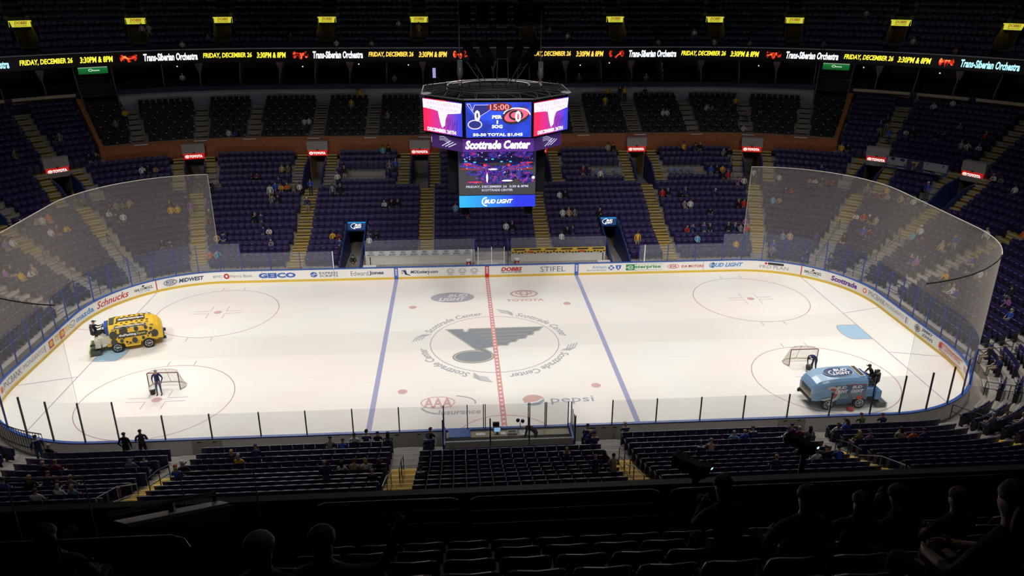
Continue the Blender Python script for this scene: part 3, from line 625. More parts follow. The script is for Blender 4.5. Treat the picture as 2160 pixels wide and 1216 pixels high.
adp([rc(12.1, 12.88, .34, .88)], 'green'); l = MB(); ring2(l, 12.52, .6, .25, .18, .06, bfn(0, .009), 0, 20, .3, 5.9); stripe(l, [(12.1, .6), (12.7, .6)], .05, bfn(0, .009)); l.obj('advert', C_['white'], bd)
l = MB(); stripe(l, [(12.1, .34), (15.35, .34), (15.35, .88), (12.1, .88)], .02, bfn(0)); l.obj('advert', C_['green'], bd)
l = MB(); ring2(l, 16.3, .61, .52, .2, .04, bfn(0)); l.obj('advert', C_['red'], bd)
l = MB(); ring2(l, 19.95, .64, .45, .26, .07, bfn(0), 0, 20, 1.6, 4.7); ring2(l, 20.05, .64, .4, .2, .06, bfn(0), 0, 20, 1.8, 4.5); l.obj('advert', C_['lblue'], bd)
adp([rc(24.65, 25.98, .74, .94)], 'black', .004); adp([rc(24.4, 24.6, .75, .93)], 'red')
adp([rc(-28.6, -28.4, .78, .9)], 'black'); adp([rc(28.35, 28.55, .78, .9)], 'black')
adp([ell(33.42, .62, .24, .22)], 'orange'); adp([ell(33.42, .62, .13, .12)], 'white', .009); adp([ell(-45.75, .62, .24, .22)], 'orange')
adp([ell(40.72, .62, .36, .27)], 'dgrey'); l = MB(); ring2(l, 40.72, .62, .28, .2, .04, bfn(0, .009)); l.obj('advert', C_['white'], bd)
adp([rc(39.15, 39.3, .35, .85), rc(39.4, 39.45, .35, .85), rc(-40.1, -40.0, .35, .85)], 'grey')
l = MB(); stripe(l, [(43.5, .86), (46.5, .86)], .07, bfn(0)); stripe(l, [(43.5, .32), (46.5, .32)], .05, bfn(0)); l.obj('advert', C_['red'], bd); adp([rc(43.4, 43.75, .42, .8)], 'red')
for s, c, t in ((-7.77, 'blue', 'DODGE'), (0, 'red', 'DODGE'), (7.77, 'blue', 'DODGE')):
    l = MB(); flat(l, rc(s-.17, s+.17, 0, 1.03), bfn(0, .018)); l.obj('line_marker', C_[c], bd)
    l = MB(); f = bfn(0, .021); letter(l, t, lambda u, v, s=s: f(s+.09-v, u), .35, .95, 0, .17, 0, .05); l.obj('marker_lettering', C_['white'], bd)
for s in (-27.47, 27.47):
    l = MB(); flat(l, rc(s-.04, s+.04, .2, 1.03), bfn(0, .01)); l.obj('goal_line_marker', C_['red'], bd)
for s in (-5, 5, 13, -13, -19, 19): l = MB(); flat(l, rc(s-.012, s+.012, .2, 1.03), bfn(0, .005)); l.obj('board_seam', C_['grey'], bd)
# back of the near boards: pale service doors
for s0, s1 in ((LT/2-16.9, LT/2-15.3), (LT/2+15.3, LT/2+16.9), (LT/2-6.4, LT/2-4.4), (LT/2+4.4, LT/2+6.4), (LT/2-5, LT/2-4.99)):
    l = MB(); sweep(l, rect(.12, .135, .1, .95), s0, s1); l.obj('gate_panel', mat('gate_panel_beige', (.55, .53, .47), .5), bd)
    l = MB(); sweep(l, rect(.135, .16, .86, .9), s0+.3, s0+.5); sweep(l, rect(.135, .16, .86, .9), s1-.5, s1-.3); l.obj('gate_latch', M_black, bd)
# glass and posts: end zones 2.4 m tall, sides 1.5 m
def pane(s0, s1, z1, z0=1.1): p = MB(); sweep(p, rect(.05, .062, z0, z1), s0+.02, s1-.02, step=.5); p.obj('glass_pane', M_glass, bd)
def post(s, z1, m, z0=1.02, r=.03):
    p = MB(); x, y, nx, ny = O(s); c = W(s, .07, (z0+z1)/2); p.box(c, (2*r, .09, z1-z0), rot=Matrix.Rotation(ang(s), 3, 'Z')); p.obj('glass_post', m, bd)
ST = 2.43
far = [x for x in (-20.6, -18.2, -15.75, -13.1)]
for a, b in zip(far[:-1], far[1:]): pane(a, b, 2.62)
for s in far[1:]: post(s, 2.62, M_bpost)
far = [13.25, 15.75, 18.2, 20.6]
for a, b in zip(far[:-1], far[1:]): pane(a, b, 2.62)
for s in far[:-1]: post(s, 2.62, M_bpost)
post(-13.0, 2.62, M_wpost, r=.04); post(13.7, 2.62, M_wpost, r=.04)
near = [LT/2-x for x in (20.6, 18.21, 15.78, 13.25, 10.79, 8.3, 5.83)]
for a, b in zip(near[:-1], near[1:]): pane(a, b, 2.55)
for s in near[1:]: post(s, 2.58, M_post)
near = [LT/2+x for x in (3.43, 5.84, 8.32, 10.79, 13.22, 15.79, 18.22, 20.6)]
for a, b in zip(near[:-1], near[1:]): pane(a, b, 2.55)
for s in near[:-1]: post(s, 2.58, M_post)
for sg in (-1, 1):                                # around each end, far corner to near corner
    L0, L1 = 20.6, LT/2-20.6; n_ = int(round((L1-L0)/1.75))
    ss = [L0+(L1-L0)*i/n_ for i in range(n_+1)]
    for a, b in zip(ss[:-1], ss[1:]): pane(*sorted((a*sg, b*sg)), 3.47)
    for a in ss: post(a*sg, 3.47, M_post if a > LT/2-27 else M_bpost, r=.028)
# safety netting above the end glass
for sg in (-1, 1):
    nt_ = thing('safety_netting', 'tall sheer safety netting curving around the %s end of the rink' % ('left' if sg < 0 else 'right'), 'netting', group=None)
    a, b = sorted((22.3*sg, (LT/2-22.3)*sg)); m = MB(); sweep(m, [(.06, 3.47), (.06, 9.35)], a, b, closed=False, step=.4); m.obj('net_panel', M_net, nt_, smooth=True)
    f0, f1 = sorted((22.3*sg, 50*sg)); t = MB(); ss = samples(f0, f1, .5); t.tube([W(s, .06, 9.35) for s in ss], .03, 6); t.tube([W(22.3*sg, .06, 3.47), W(22.3*sg, .06, 9.35)], .022, 6); t.obj('edge_rope', mat('pale_rope', (.42, .38, .34), .6), nt_)
    f0, f1 = sorted((50*sg, (LT/2-22.3)*sg)); t = MB(); ss = samples(f0, f1, .5); t.tube([W(s, .06, 9.35-.35*max(0, abs(s)-52)/5) for s in ss], .035, 6); t.obj('top_cable', M_black, nt_)
    s_ = (LT/2-22.3)*sg; t = MB(); t.tube([W(s_, .06, 3.47), W(s_, .06, 9.0)], .006, 4); t.obj('edge_cord', M_lgrey, nt_)
# ------------------------------------------------------------------ team benches on the far side
def bench(label, s0, s1, banner):
    r = thing('team_bench', label, 'bench', W((s0+s1)/2, .9, 0)); L = s1-s0; h = L/2
    p = MB(); p.box((0, 1.0, .75), (L, .1, 1.5)); p.obj('back_wall', M_lgrey, r)
    p = MB(); p.box((0, .55, .5), (L-.4, .4, .08)); [p.box((-h+1+k*(L-2)/4, .55, .25), (.1, .3, .5)) for k in range(5)]; p.obj('bench_seat', M_lgrey, r)
    p = MB(); p.box((0, 0, .03), (L, 1.6, .06)); p.obj('rubber_floor', M_black, r)
    p = MB(); p.box((0, .93, 1.72), (L, .04, .46)); p.obj('banner', banner, r)
    n = 4; w_ = L/n
    for k in range(n): p = MB(); p.box((-h+w_*(k+.5), 1.0, 2.35), (w_-.05, .012, 1.1)); p.obj('glass_pane', M_glass, r)
    for k in range(n+1): p = MB(); p.box((-h+w_*k, 1.0, 2.2), (.05, .06, 1.4)); p.obj('glass_post', M_bpost, r)
    for k in range(3): p = MB(); p.disc((-h+1.5+k*L/3, .8, 1.08), (0, 0, 1), .035, .2, 8); p.obj('water_bottle', M_wpost, r)
    return r, h
M_ban = mat('banner_white', (.62, .62, .62), .5)
r, h = bench('long team bench left of centre ice with white sponsor banner and back glass', -10.5, -1.0, M_ban)
for k in range(10):
    l = MB(); x = -h+.5+k*.93; fn = lambda u, v: (u, .905, v); ring2(l, x, 1.82, .24, .1, .03, fn); letter(l, 'FOX', fn, x-.14, x+.14, 1.76, 1.88, 0, .03); letter(l, 'MIDWEST', fn, x-.32, x+.32, 1.54, 1.66, 0, .03, .2); l.obj('banner_print', C_['navy'], r)
r, h = bench('long team bench right of centre ice with yellow spotted banner and back glass', 2.2, 10.6, mat('banner_yellow', (.62, .42, .05), .5))
l = MB(); fn = lambda u, v: (u, .905, v)
for k in range(6):
    x = -h+.75+k*1.4; flat(l, rc(x-.52, x+.5, 1.74, 1.88), lambda u, v: (u+.3*(v-1.8), .908, v)); 
    for q in range(5): flat(l, ell(x-.6+.28*q, 1.56+.06*math.sin(q*2+k), .1, .06+.02*(q % 2), 10), fn)
l.obj('banner_print', C_['black'], r)
l = MB()
for k in (1, 4): flat(l, rc(-h+k*1.5, -h+k*1.5+.5, 1.55, 1.66), lambda u, v: (u, .9, v))
l.obj('banner_print', C_['red'], r)
r = thing('penalty_gate', 'glass-fronted gate box with white posts between the two team benches', 'gate', W(.35, .3, 0))
p = MB(); p.box((0, 1.2, .5), (2.6, .1, 1.0)); p.box((0, .7, .85), (1.3, .3, .1)); p.obj('low_wall', M_lgrey, r)
for x in (-1.1, .05, 1.15): p = MB(); p.box((x, -.15, 1.9), (.05, .05, 1.6)); p.obj('white_post', M_wpost, r)
for x in (-.52, .6): p = MB(); p.box((x, -.15, 1.85), (1.08, .012, 1.5)); p.obj('glass_pane', M_glass, r)
for x in (-1.5, 1.5): p = MB(); p.box((x, .5, 1.9), (.06, .06, 2.6)); p.box((x, .2, 2.0), (.012, .7, 1.7)); p.obj('blue_post', M_bpost, r)
for s, nm in ((-1.55, 'left'), (2.65, 'right')):
    r = thing('water_cooler', 'orange and white drink cooler at the %s end of the bench gate' % nm, 'cooler', W(s, .95, .75)); p = MB(); p.disc((0, 0, .22), (0, 0, 1), .2, .44, 14, 0, .22); p.obj('barrel', mat('cooler_orange', (.5, .1, .04), .5), r)
    p = MB(); p.disc((0, 0, .5), (0, 0, 1), .24, .12, 14); p.obj('lid', M_wpost, r); p = MB(); p.box((0, -.22, .24), (.12, .02, .12)); p.obj('badge', M_wpost, r)
for s, nm in ((-10.0, 'left'), (10.2, 'right')):
    r = thing('bench_gate', 'open white bench door with black post, at the %s end of the benches' % nm, 'gate', W(s, .35, 1.0)); p = MB(); p.box((0, 0, .12), (1.1, .35, .06)); p.obj('door_top', M_wpost, r)
    p = MB(); p.box((-.05*(1 if s > 0 else -1), .3, .45), (.08, .08, .7)); p.obj('post', M_black, r)
# ------------------------------------------------------------------ scorer's box on the near side
r = thing('scorers_box', 'long pale penalty and scorer box with tall glass posts against the near boards', 'scorer box', (0, 0, 0))
M_sc = mat('scorer_wall', (.36, .355, .33), .6)
def nb(name, x0, x1, d0, d1, z0, z1, m): p = MB(); p.box(((x0+x1)/2, -(12.95+(d0+d1)/2), (z0+z1)/2), (x1-x0, d1-d0, z1-z0)); return p.obj(name, m, r)
nb('back_wall', -3.35, 3.4, 1.75, 1.87, 0, 1.42, M_sc); nb('back_wall_cap', -3.35, 3.4, 1.72, 1.9, .98, 1.03, M_cap)
nb('counter', -3.3, 3.35, .35, .9, 1.0, 1.06, mat('counter_tan', (.35, .3, .2), .6)); nb('blue_desk', -3.2, -2.0, .2, .95, 1.08, 1.14, M_cap); nb('side_wall', -3.45, -3.35, .15, 1.87, 0, 1.3, M_cap); nb('side_wall', 3.4, 3.5, .15, 1.87, 0, 1.3, M_cap)
for x in (-3.43, -2.15, -1.27, -1.17, 1.18, 1.26, 2.1, 2.18, 3.38, 3.56): 
    o = nb('glass_post', x-.025, x+.025, .03, .1, 1.05, 2.58, M_post)
for x in (-3.45, -.98, 1.07, 3.5): nb('glass_post', x-.035, x+.035, 1.78, 1.87, 1.0, 2.75, M_post)
for x, d in ((-3.44, .9), (3.5, .9), (3.5, 1.4)): nb('glass_post', x-.02, x+.02, d, d+.05, 1.0, 2.6, M_bpost)
for a, b in ((-3.4, -1.22), (-1.2, 1.2), (1.25, 3.38)): nb('glass_pane', a, b, .05, .062, 1.1, 2.55, M_glass)
nb('glass_pane', 3.49, 3.5, .1, 1.8, 1.3, 2.6, M_glass); nb('glass_pane', -3.45, -3.44, .1, 1.8, 1.3, 2.6, M_glass)
for a, b in ((-3.4, -1.0), (-.96, 1.05), (1.1, 3.45)): nb('glass_pane', a, b, 1.8, 1.812, 1.42, 2.2, M_glass)
def small(name, label, cat, loc, parts):
    r = thing(name, label, cat, loc)
    for nm, m, fn in parts: p = MB(); fn(p); p.obj(nm, m, r)
    return r
Y = -13.6
small('monitor', 'small dark monitor with pale blue screen on the scorer counter', 'monitor', (-.55, Y, 1.06), [('stand', M_black, lambda p: p.box((0, 0, .06), (.1, .1, .12))), ('casing', M_black, lambda p: p.box((0, .02, .28), (.4, .05, .32))), ('screen', emis('monitor_glow', (.35, .6, .9), .8), lambda p: p.box((0, -.01, .27), (.34, .01, .25)))])
small('monitor', 'black boxy monitor on a stand sticking up above the scorer counter', 'monitor', (-.6, -13.25, 1.06), [('pole', M_black, lambda p: p.box((0, 0, .15), (.05, .05, .3))), ('casing', M_black, lambda p: p.box((0, 0, .4), (.36, .12, .24)))])
small('goal_lamp', 'twin black lamp heads on a pole above the near boards', 'lamp', (.72, -13.3, 1.0), [('pole', M_black, lambda p: p.tube([(0, 0, 0), (0, 0, .55)], .02)), ('lamp_head', M_black, lambda p: p.ball((-.13, 0, .68), .11)), ('lamp_head', M_black, lambda p: p.ball((.13, 0, .62), .11))])
small('control_console', 'flat tan control console on the scorer counter beside papers', 'console', (.25, Y, 1.06), [('body', mat('console_tan', (.45, .38, .27), .6), lambda p: p.box((0, 0, .06), (.5, .35, .12))), ('key_panel', M_black, lambda p: p.box((0, .02, .13), (.4, .2, .02)))])
small('paper_stack', 'bright white papers spread on the counter left of the man in black', 'papers', (.85, Y, 1.06), [('sheet', M_wpost, lambda p: p.box((0, 0, .06), (.42, .3, .02), rot=Matrix.Rotation(.5, 3, 'X'))), ('sheet', M_wpost, lambda p: p.box((.1, -.05, .02), (.3, .35, .02)))])
small('paper_stack', 'small white paper pile beside the glowing monitor', 'papers', (-.25, Y, 1.06), [('sheet', M_wpost, lambda p: p.box((0, 0, .015), (.3, .25, .03))), ('sheet', M_wpost, lambda p: p.box((-1.2, 0, .015), (.5, .25, .03)))])
for k, x in enumerate((-1.7, -.95, .0, 2.3)):
    small('stool', 'dark stool inside the scorer box, %s from its left end' % ('first', 'second', 'third', 'fourth')[k], 'stool', (x, -14.1, 0), [('seat', M_black, lambda p: p.disc((0, 0, .85), (0, 0, 1), .2, .08, 12)), ('leg', M_black, lambda p: p.tube([(0, 0, 0), (0, 0, .82)], .03))])

# ------------------------------------------------------------------ seats
def seat_parts(open_=False, hi=False):
    """local frame: faces -y, origin on the tread under the hinge"""
    a = MB()
    vs = []; n = 5 if hi else 2                      # curved backrest shell
    for z, y, t in ((.14, .04, .04), (.55, .06, .045), (.93, .13, .03)):
        for k in range(n+1):
            x = -.262+.524*k/n; b = .03*(1-(2*k/n-1)**2); vs += [(x, y+b-.01, z+(.012*(1-(2*k/n-1)**2) if z > .8 else 0)), (x, y+b+t, z+(.012*(1-(2*k/n-1)**2) if z > .8 else 0))]
    m = 2*(n+1); fs = []
    for j in range(2):
        for k in range(n): a0 = j*m+2*k; fs += [(a0, a0+2, a0+2+m, a0+m), (a0+1, a0+1+m, a0+3+m, a0+3)]
    for k in range(n): fs += [(2*m+2*k, 2*m+2*k+2, 2*m+2*k+3, 2*m+2*k+1), (2*k, 2*k+1, 2*k+3, 2*k+2)]
    for j in range(2): fs += [(j*m, j*m+m, j*m+m+1, j*m+1), (j*m+m-2, j*m+m-1, j*m+2*m-1, j*m+2*m-2)]
    a.add(vs, fs)
    b = MB(); c = MB()
    if open_: b.box((0, -.2, .43), (.44, .42, .08)); c.box((0, -.41, .43), (.42, .02, .05))
    else: b.box((0, -.06, .56), (.46, .08, .42), rot=Matrix.Rotation(.12, 3, 'X')); c.box((0, -.115, .755), (.24, .03, .022))
    d = MB(); d.box((.275, -.02, .31), (.035, .26, .62)); d.box((.275, -.06, .63), (.05, .34, .035))
    return a, b, c, d
def bulk(name, places, protos, mats, kind='stuff', parent=None):
    """one mesh made of many seats: numpy copy of a prototype to each (x, y, z, angle, variant)"""
    V = []; F = []; MI = []; off = 0
    for k, pr in enumerate(protos):
        pv = np.array(pr.v, float); pl = [p for p in places if p[4] == k]
        if not pl: continue
        P_ = np.array([[p[0], p[1], p[2], p[3]] for p in pl]); c, s = np.cos(P_[:, 3])[:, None], np.sin(P_[:, 3])[:, None]
        X = pv[None, :, 0]*c-pv[None, :, 1]*s+P_[:, 0:1]; Y_ = pv[None, :, 0]*s+pv[None, :, 1]*c+P_[:, 1:2]; Z_ = pv[None, :, 2]+P_[:, 2:3]
        V.append(np.stack([X, Y_, Z_], -1).reshape(-1, 3)); nv = len(pv)
        quads = [f for f in pr.f]; fl = np.array([i for f in quads for i in f]); ln = np.array([len(f) for f in quads])
        F.append(((fl[None, :]+nv*np.arange(len(pl))[:, None]+off).reshape(-1), np.tile(ln, len(pl)))); MI.append(np.tile(np.array(pr.m), len(pl))); off += nv*len(pl)
    V = np.concatenate(V); fl = np.concatenate([f[0] for f in F]); ln = np.concatenate([f[1] for f in F]); mi = np.concatenate(MI)
    me = bpy.data.meshes.new(name); me.vertices.add(len(V)); me.vertices.foreach_set('co', V.astype(np.float32).ravel()); me.loops.add(len(fl)); me.loops.foreach_set('vertex_index', fl.astype(np.int32))
    me.polygons.add(len(ln)); st = np.concatenate([[0], np.cumsum(ln)[:-1]]); me.polygons.foreach_set('loop_start', st.astype(np.int32)); me.polygons.foreach_set('material_index', mi.astype(np.int32)); me.update(calc_edges=True); me.shade_flat()
    for m in mats: me.materials.append(m)
    o = bpy.data.objects.new(name, me); COL.objects.link(o); o['kind'] = kind; return o
def merge(parts, mis):
    m = MB()
    for p, i in zip(parts, mis): m.add(p.v, p.f, i)
    return m
def fill(d, segs, pitch, margin=.0):
    """seat centres along the row between section ends; returns [(s, section index, n from left, count)]"""
    out = []
    for k, (a, b) in enumerate(segs):
        la, lb = WL(a, d), WL(b, d)
        if b > LT/2: lb = la+(WL(a-1e-6, d)-WL(a, d))*0+_seg(a, b, d)
        n_ = int((lb-la)/pitch)
        if n_ < 1: continue
        g_ = ((lb-la)-n_*pitch)/2
        for i in range(n_): out.append((_s_at(a, g_+(i+.5)*pitch, d), k, i, n_))
    return out
def _seg(a, b, d):
    return _wl2(b, d)-_wl2(a, d)
def _wl2(s, d):
    """length measured from s = 0 onward without wrapping at the middle of the near side"""
    if s <= LT/2: return WL(s, d)
    return 2*WL(LT/2, d)-WL(LT-s, d)
def _s_at(a, l, d):
    t = _wl2(a, d)+l; full = WL(LT/2, d)
    if t <= full: return SW(t, d)
    return LT-SW(2*full-t, d)
HALF = .66
def sections(i):
    """(a, b) ends of the seat blocks of row i, on the far side and round both ends"""
    d = dr(i); E = []
    if i <= 12:
        for s in AISLES:
            if abs(s) <= 52: E.append((sd(s, -HALF, d), sd(s, HALF, d)))
        if i <= 6: E += [(a-.08, b+.08) for a, b in PB]
    elif i <= 18:
        E += [(sd(s, -2.05, d), sd(s, 2.05, d)) for s in PORT]
        if i <= 15: E += [(-13.6, -9.6), (11.1, 14.3), (18.9, 22.3)] if i in (14, 15) else []
    else: E += [(sd(s, -.7, d), sd(s, .7, d)) for s in PORT if abs(s) > 26.9]
    if i >= 19: lim = [(-50, -26.85), (26.85, 50)]
    else: lim = [(-52, 52)]
    if i <= 1: E.append((-10.7, 10.7))
    if i == 2: E.append((-10.6, 2.0)) if False else None
    out = []
    for lo, hi in lim:
        cur = lo
        for a, b in sorted(E):
            if b < lo or a > hi: continue
            if a-cur > .5: out.append((cur, a))
            cur = max(cur, b)
        if hi-cur > .5: out.append((cur, hi))
    return out
SEATS = {}                      # (row) -> [(s, x, y, z, angle)]
FARROWS = 29
for i in range(0, FARROWS+1):
    L_ = []
    for s, k, q, n_ in fill(dr(i)+.05, sections(i), .575): p = W(s, dr(i)+.05, ZT[i]); L_.append((s, p.x, p.y, p.z, ang(s)))
    SEATS[i] = L_
# near half: ends of blocks
NSEC = []
na = sorted([LT/2+x for x in (-34.3*0-27.5, 5.3, -5.3, 16.1, -16.1)]+[52.0, LT-52])
NEAR = []
nais = sorted([s % LT for s in AISLES if abs(s) > 52])
nais = [s if s > 0 else s+LT for s in nais]
for i in range(0, 14):
    d = dr(i); E = [(_s_at(s, -HALF, d), _s_at(s, HALF, d)) for s in nais]; cur = 52.0; segs = []
    if i <= 1: E.append((LT/2-3.7, LT/2+3.7))
    for a, b in sorted(E):
        if a-cur > .5: segs.append((cur, a))
        cur = max(cur, b)
    if LT-52-cur > .5: segs.append((cur, LT-52))
    L_ = []
    for s, k, q, n_ in fill(d+.05, segs, .575):
        p = W(s, d+.05, ZT[i]); L_.append((s, p.x, p.y, p.z, ang(s))); NEAR.append((s, i, k, q, n_, p, ang(s), segs[k]))
    SEATS[('n', i)] = L_
proto = merge(seat_parts(False), (0, 1, 2, 3)); proto_o = merge(seat_parts(True), (0, 1, 2, 3)); SM = [M_seat, M_seat2, M_trim, M_frame]

# ------------------------------------------------------------------ people: one skinned body per pose, hair and caps as children
PCOL = dict(w=('white', (.62, .60, .60)), k=('black', (.015, .015, .02)), n=('navy', (.02, .03, .10)), g=('grey', (.20, .20, .22)), y=('yellow', (.70, .38, .03)), t=('tan', (.42, .30, .20)), r=('red', (.45, .03, .03)),
            b=('blue', (.04, .09, .42)), c=('light blue', (.18, .38, .60)), p=('purple', (.30, .12, .34)), m=('maroon', (.16, .03, .05)), v=('olive green', (.12, .15, .06)), o=('orange', (.60, .15, .04)), a=('aqua', (.10, .42, .45)), j=('navy and white', (.03, .04, .13)))
M_cl = {k: mat('cloth_'+v[0].replace(' ', '_'), v[1], .8, spec=.2) for k, v in PCOL.items()}
M_pant = [mat('denim', (.05, .07, .14), .85), mat('dark_trousers', (.02, .02, .025), .85), mat('khaki', (.30, .25, .18), .85)]
M_hair = [mat('dark_hair', (.02, .013, .01), .7), mat('brown_hair', (.09, .045, .02), .7), mat('grey_hair', (.28, .27, .25), .7), mat('blonde_hair', (.38, .26, .11), .7)]
M_eye = mat('eye_dark', (.02, .015, .015), .4); M_lip = mat('lips', (.35, .12, .1), .5); M_capw = mat('white_cap', (.7, .7, .7), .7); M_capr = mat('red_cap', (.4, .04, .04), .7); M_capt = mat('tan_cap', (.5, .42, .28), .7)
M_white_trim = mat('jersey_white_trim', (.6, .6, .62), .7)
def limb_hand(V, E, Rr, T, wr, dirv, side, curl=.5, thumb=None):
    """palm, four bent fingers of unequal length and a thumb from the side of the palm; returns nothing, extends the skeleton"""
    d = Vector(dirv).normalized(); w_ = Vector(thumb if thumb else (0, 0, 1)); w_ = (w_-d*w_.dot(d)).normalized(); nrm = d.cross(w_)*side
    wp = Vector(V[wr]); pm = len(V); V.append(wp+d*.055); Rr.append((.034, .022)); E.append((wr, pm)); T.append(0)
    for k, (o_, ln) in enumerate(((.030, .070), (.010, .080), (-.010, .074), (-.030, .058))):
        b = len(V); V.append(wp+d*.092+w_*o_); Rr.append((.0105, .0105)); E.append((pm, b)); T.append(0)
        m = len(V); V.append(Vector(V[b])+d*ln*.5+nrm*ln*.25*curl); Rr.append((.009, .009)); E.append((b, m)); T.append(0)
        t = len(V); V.append(Vector(V[m])+d*ln*.4*(1-curl*.4)+nrm*ln*.5*curl); Rr.append((.007, .007)); E.append((m, t)); T.append(0)
    b = len(V); V.append(wp+d*.045+w_*.045+nrm*.01); Rr.append((.012, .012)); E.append((pm, b)); T.append(0)
    t = len(V); V.append(wp+d*.08+w_*.066+nrm*.025); Rr.append((.009, .009)); E.append((b, t)); T.append(0)
def body(J, hands=True, sleeve=1, slim=1.0):
    """J: joint positions facing -y. Types: 0 skin 1 shirt 2 trousers 3 shoes"""
    V = []; E = []; Rr = []; T = []
    def a(p, r, t, par=None):
        V.append(Vector(p)); Rr.append(r if isinstance(r, tuple) else (r, r)); T.append(t)
        if par is not None: E.append((par, len(V)-1))
        return len(V)-1
    s = slim
    pel = a(J['pelvis'], (.165*s, .125*s), 2); w_ = a(Vector(J['pelvis']).lerp(Vector(J['chest']), .45), (.15*s, .115*s), 1, pel); ch = a(J['chest'], (.175*s, .125*s), 1, w_)
    nb = a(J['neck'], (.075, .07), 1, ch); nk = a(Vector(J['neck']).lerp(Vector(J['head']), .38), .052, 0, nb); hd = Vector(J['head']); up = (hd-Vector(J['neck'])).normalized(); fw = Vector(J.get('face', (0, -1, 0)))
    jaw = a(hd-up*.045+fw*.022, (.062, .066), 0, nk); cr = a(hd+up*.045-fw*.008, (.078, .088), 0, jaw); a(hd+up*.105-fw*.01, (.05, .058), 0, cr)
    nose = a(hd-up*.0+fw*.105, .014, 0, jaw)
    for sd_ in (-1, 1):
        side = Vector((sd_, 0, 0)); k = 'L' if sd_ < 0 else 'R'
        sh = a(J['sh'+k], .068*s, 1, nb); el = a(J['el'+k], .047, 1 if sleeve else 0, sh); wr = a(J['wr'+k], .031, 1 if sleeve == 1 else 0, el)
        if hands: limb_hand(V, E, Rr, T, wr, J.get('hd'+k, Vector(J['wr'+k])-Vector(J['el'+k])), sd_, .55)
        hp = a(J['hp'+k], (.098*s, .1*s), 2, pel); kn = a(J['kn'+k], .062, 2, hp); cf = a(Vector(J['kn'+k]).lerp(Vector(J['an'+k]), .35), .055, 2, kn); an = a(J['an'+k], .042, 2, cf)
        heel = a(Vector(J['an'+k])+Vector((0, .0, -.05)), (.042, .04), 3, an); a(Vector(J['an'+k])+Vector(J.get('toe', (0, -.19, -.055))), (.042, .032), 3, heel)
    me = bpy.data.meshes.new('skel'); me.from_pydata([tuple(v) for v in V], E, []); o = bpy.data.objects.new('skel', me); COL.objects.link(o)
    md = o.modifiers.new('s', 'SKIN'); md.use_smooth_shade = True
    sv = me.skin_vertices[0].data
    for i, r in enumerate(Rr): sv[i].radius = r; sv[i].use_root = (i == 0)
    sb = o.modifiers.new('d', 'SUBSURF'); sb.levels = 1; sb.render_levels = 1
    dg = bpy.context.evaluated_depsgraph_get(); dg.update(); out = bpy.data.meshes.new_from_object(o.evaluated_get(dg)); bpy.data.objects.remove(o)
    VA = np.array([tuple(v) for v in V]); seg = [(VA[a_], VA[b_], T[a_], T[b_]) for a_, b_ in E]; A_1 = np.array([x[0] for x in seg]); B_1 = np.array([x[1] for x in seg]); TB = np.array([x[3] for x in seg]); TA = np.array([x[2] for x in seg])
    n = len(out.polygons); C = np.empty(n*3, np.float32); out.polygons.foreach_get('center', C); C = C.reshape(-1, 3)
    AB = B_1-A_1; t = ((C[:, None]-A_1)*AB).sum(-1)/np.maximum((AB*AB).sum(-1), 1e-9); t = np.clip(t, 0, 1); D = ((A_1+t[..., None]*AB-C[:, None])**2).sum(-1); k = D.argmin(1); tt = t[np.arange(n), k]
    out.materials.clear()
    for m in (M_skin, M_cl['g'], M_pant[0], M_black): out.materials.append(m)
    out.polygons.foreach_set('material_index', np.where(tt > .45, TB[k], TA[k]).astype(np.int32)); out.polygons.foreach_set('use_smooth', [True]*n); out.update()
    # eyes and mouth on the face
    bm = MB(); rt = fw.cross(up).normalized(); me2 = None
    for e in (-1, 1): bm.ball(hd+up*.03+fw*.079+rt*e*.03, (.012, .012, .008), 6, 4, 4)
    bm.box(hd-up*.06+fw*.082, (.05, .012, .012), 5)
    nv = len(out.vertices); vs = [tuple(v.co) for v in out.vertices]+[tuple(v) for v in bm.v]; fs = [tuple(p.vertices) for p in out.polygons]+[tuple(i+nv for i in f) for f in bm.f]; mi = [p.material_index for p in out.polygons]+bm.m
    m3 = bpy.data.meshes.new('person_body'); m3.from_pydata(vs, [], fs)
    for m in (M_skin, M_cl['g'], M_pant[0], M_black, M_eye, M_lip): m3.materials.append(m)
    m3.polygons.foreach_set('material_index', mi); m3.polygons.foreach_set('use_smooth', [True]*len(fs)); m3.update(); bpy.data.meshes.remove(out)
    return m3, hd, up, fw
def hair_mesh(hd, up, fw, style):
    m = MB(); c = hd+up*.06-fw*.012; q = up.to_track_quat('Z', 'Y').to_matrix()
    b = MB(); b.ball((0, 0, 0), (.095, .108, .085), 12, 6, 0, -.25); m.add([q @ Vector(v)+c for v in b.v], b.f)
    if style == 1:
        b = MB(); b.ball((0, 0, 0), (.10, .06, .19), 10, 7); m.add([Vector(v)+hd-fw*.07-up*.06 for v in b.v], b.f)
    return m
def cap_mesh(hd, up, fw):
    m = MB(); q = up.to_track_quat('Z', 'Y').to_matrix(); c = hd+up*.075; b = MB(); b.ball((0, 0, 0), (.102, .112, .085), 12, 5, 0, 0); m.add([q @ Vector(v)+c for v in b.v], b.f)
    b = MB(); b.box((0, 0, 0), (.15, .11, .012)); m.add([Vector(v)+c+fw*.14 for v in b.v], b.f); return m
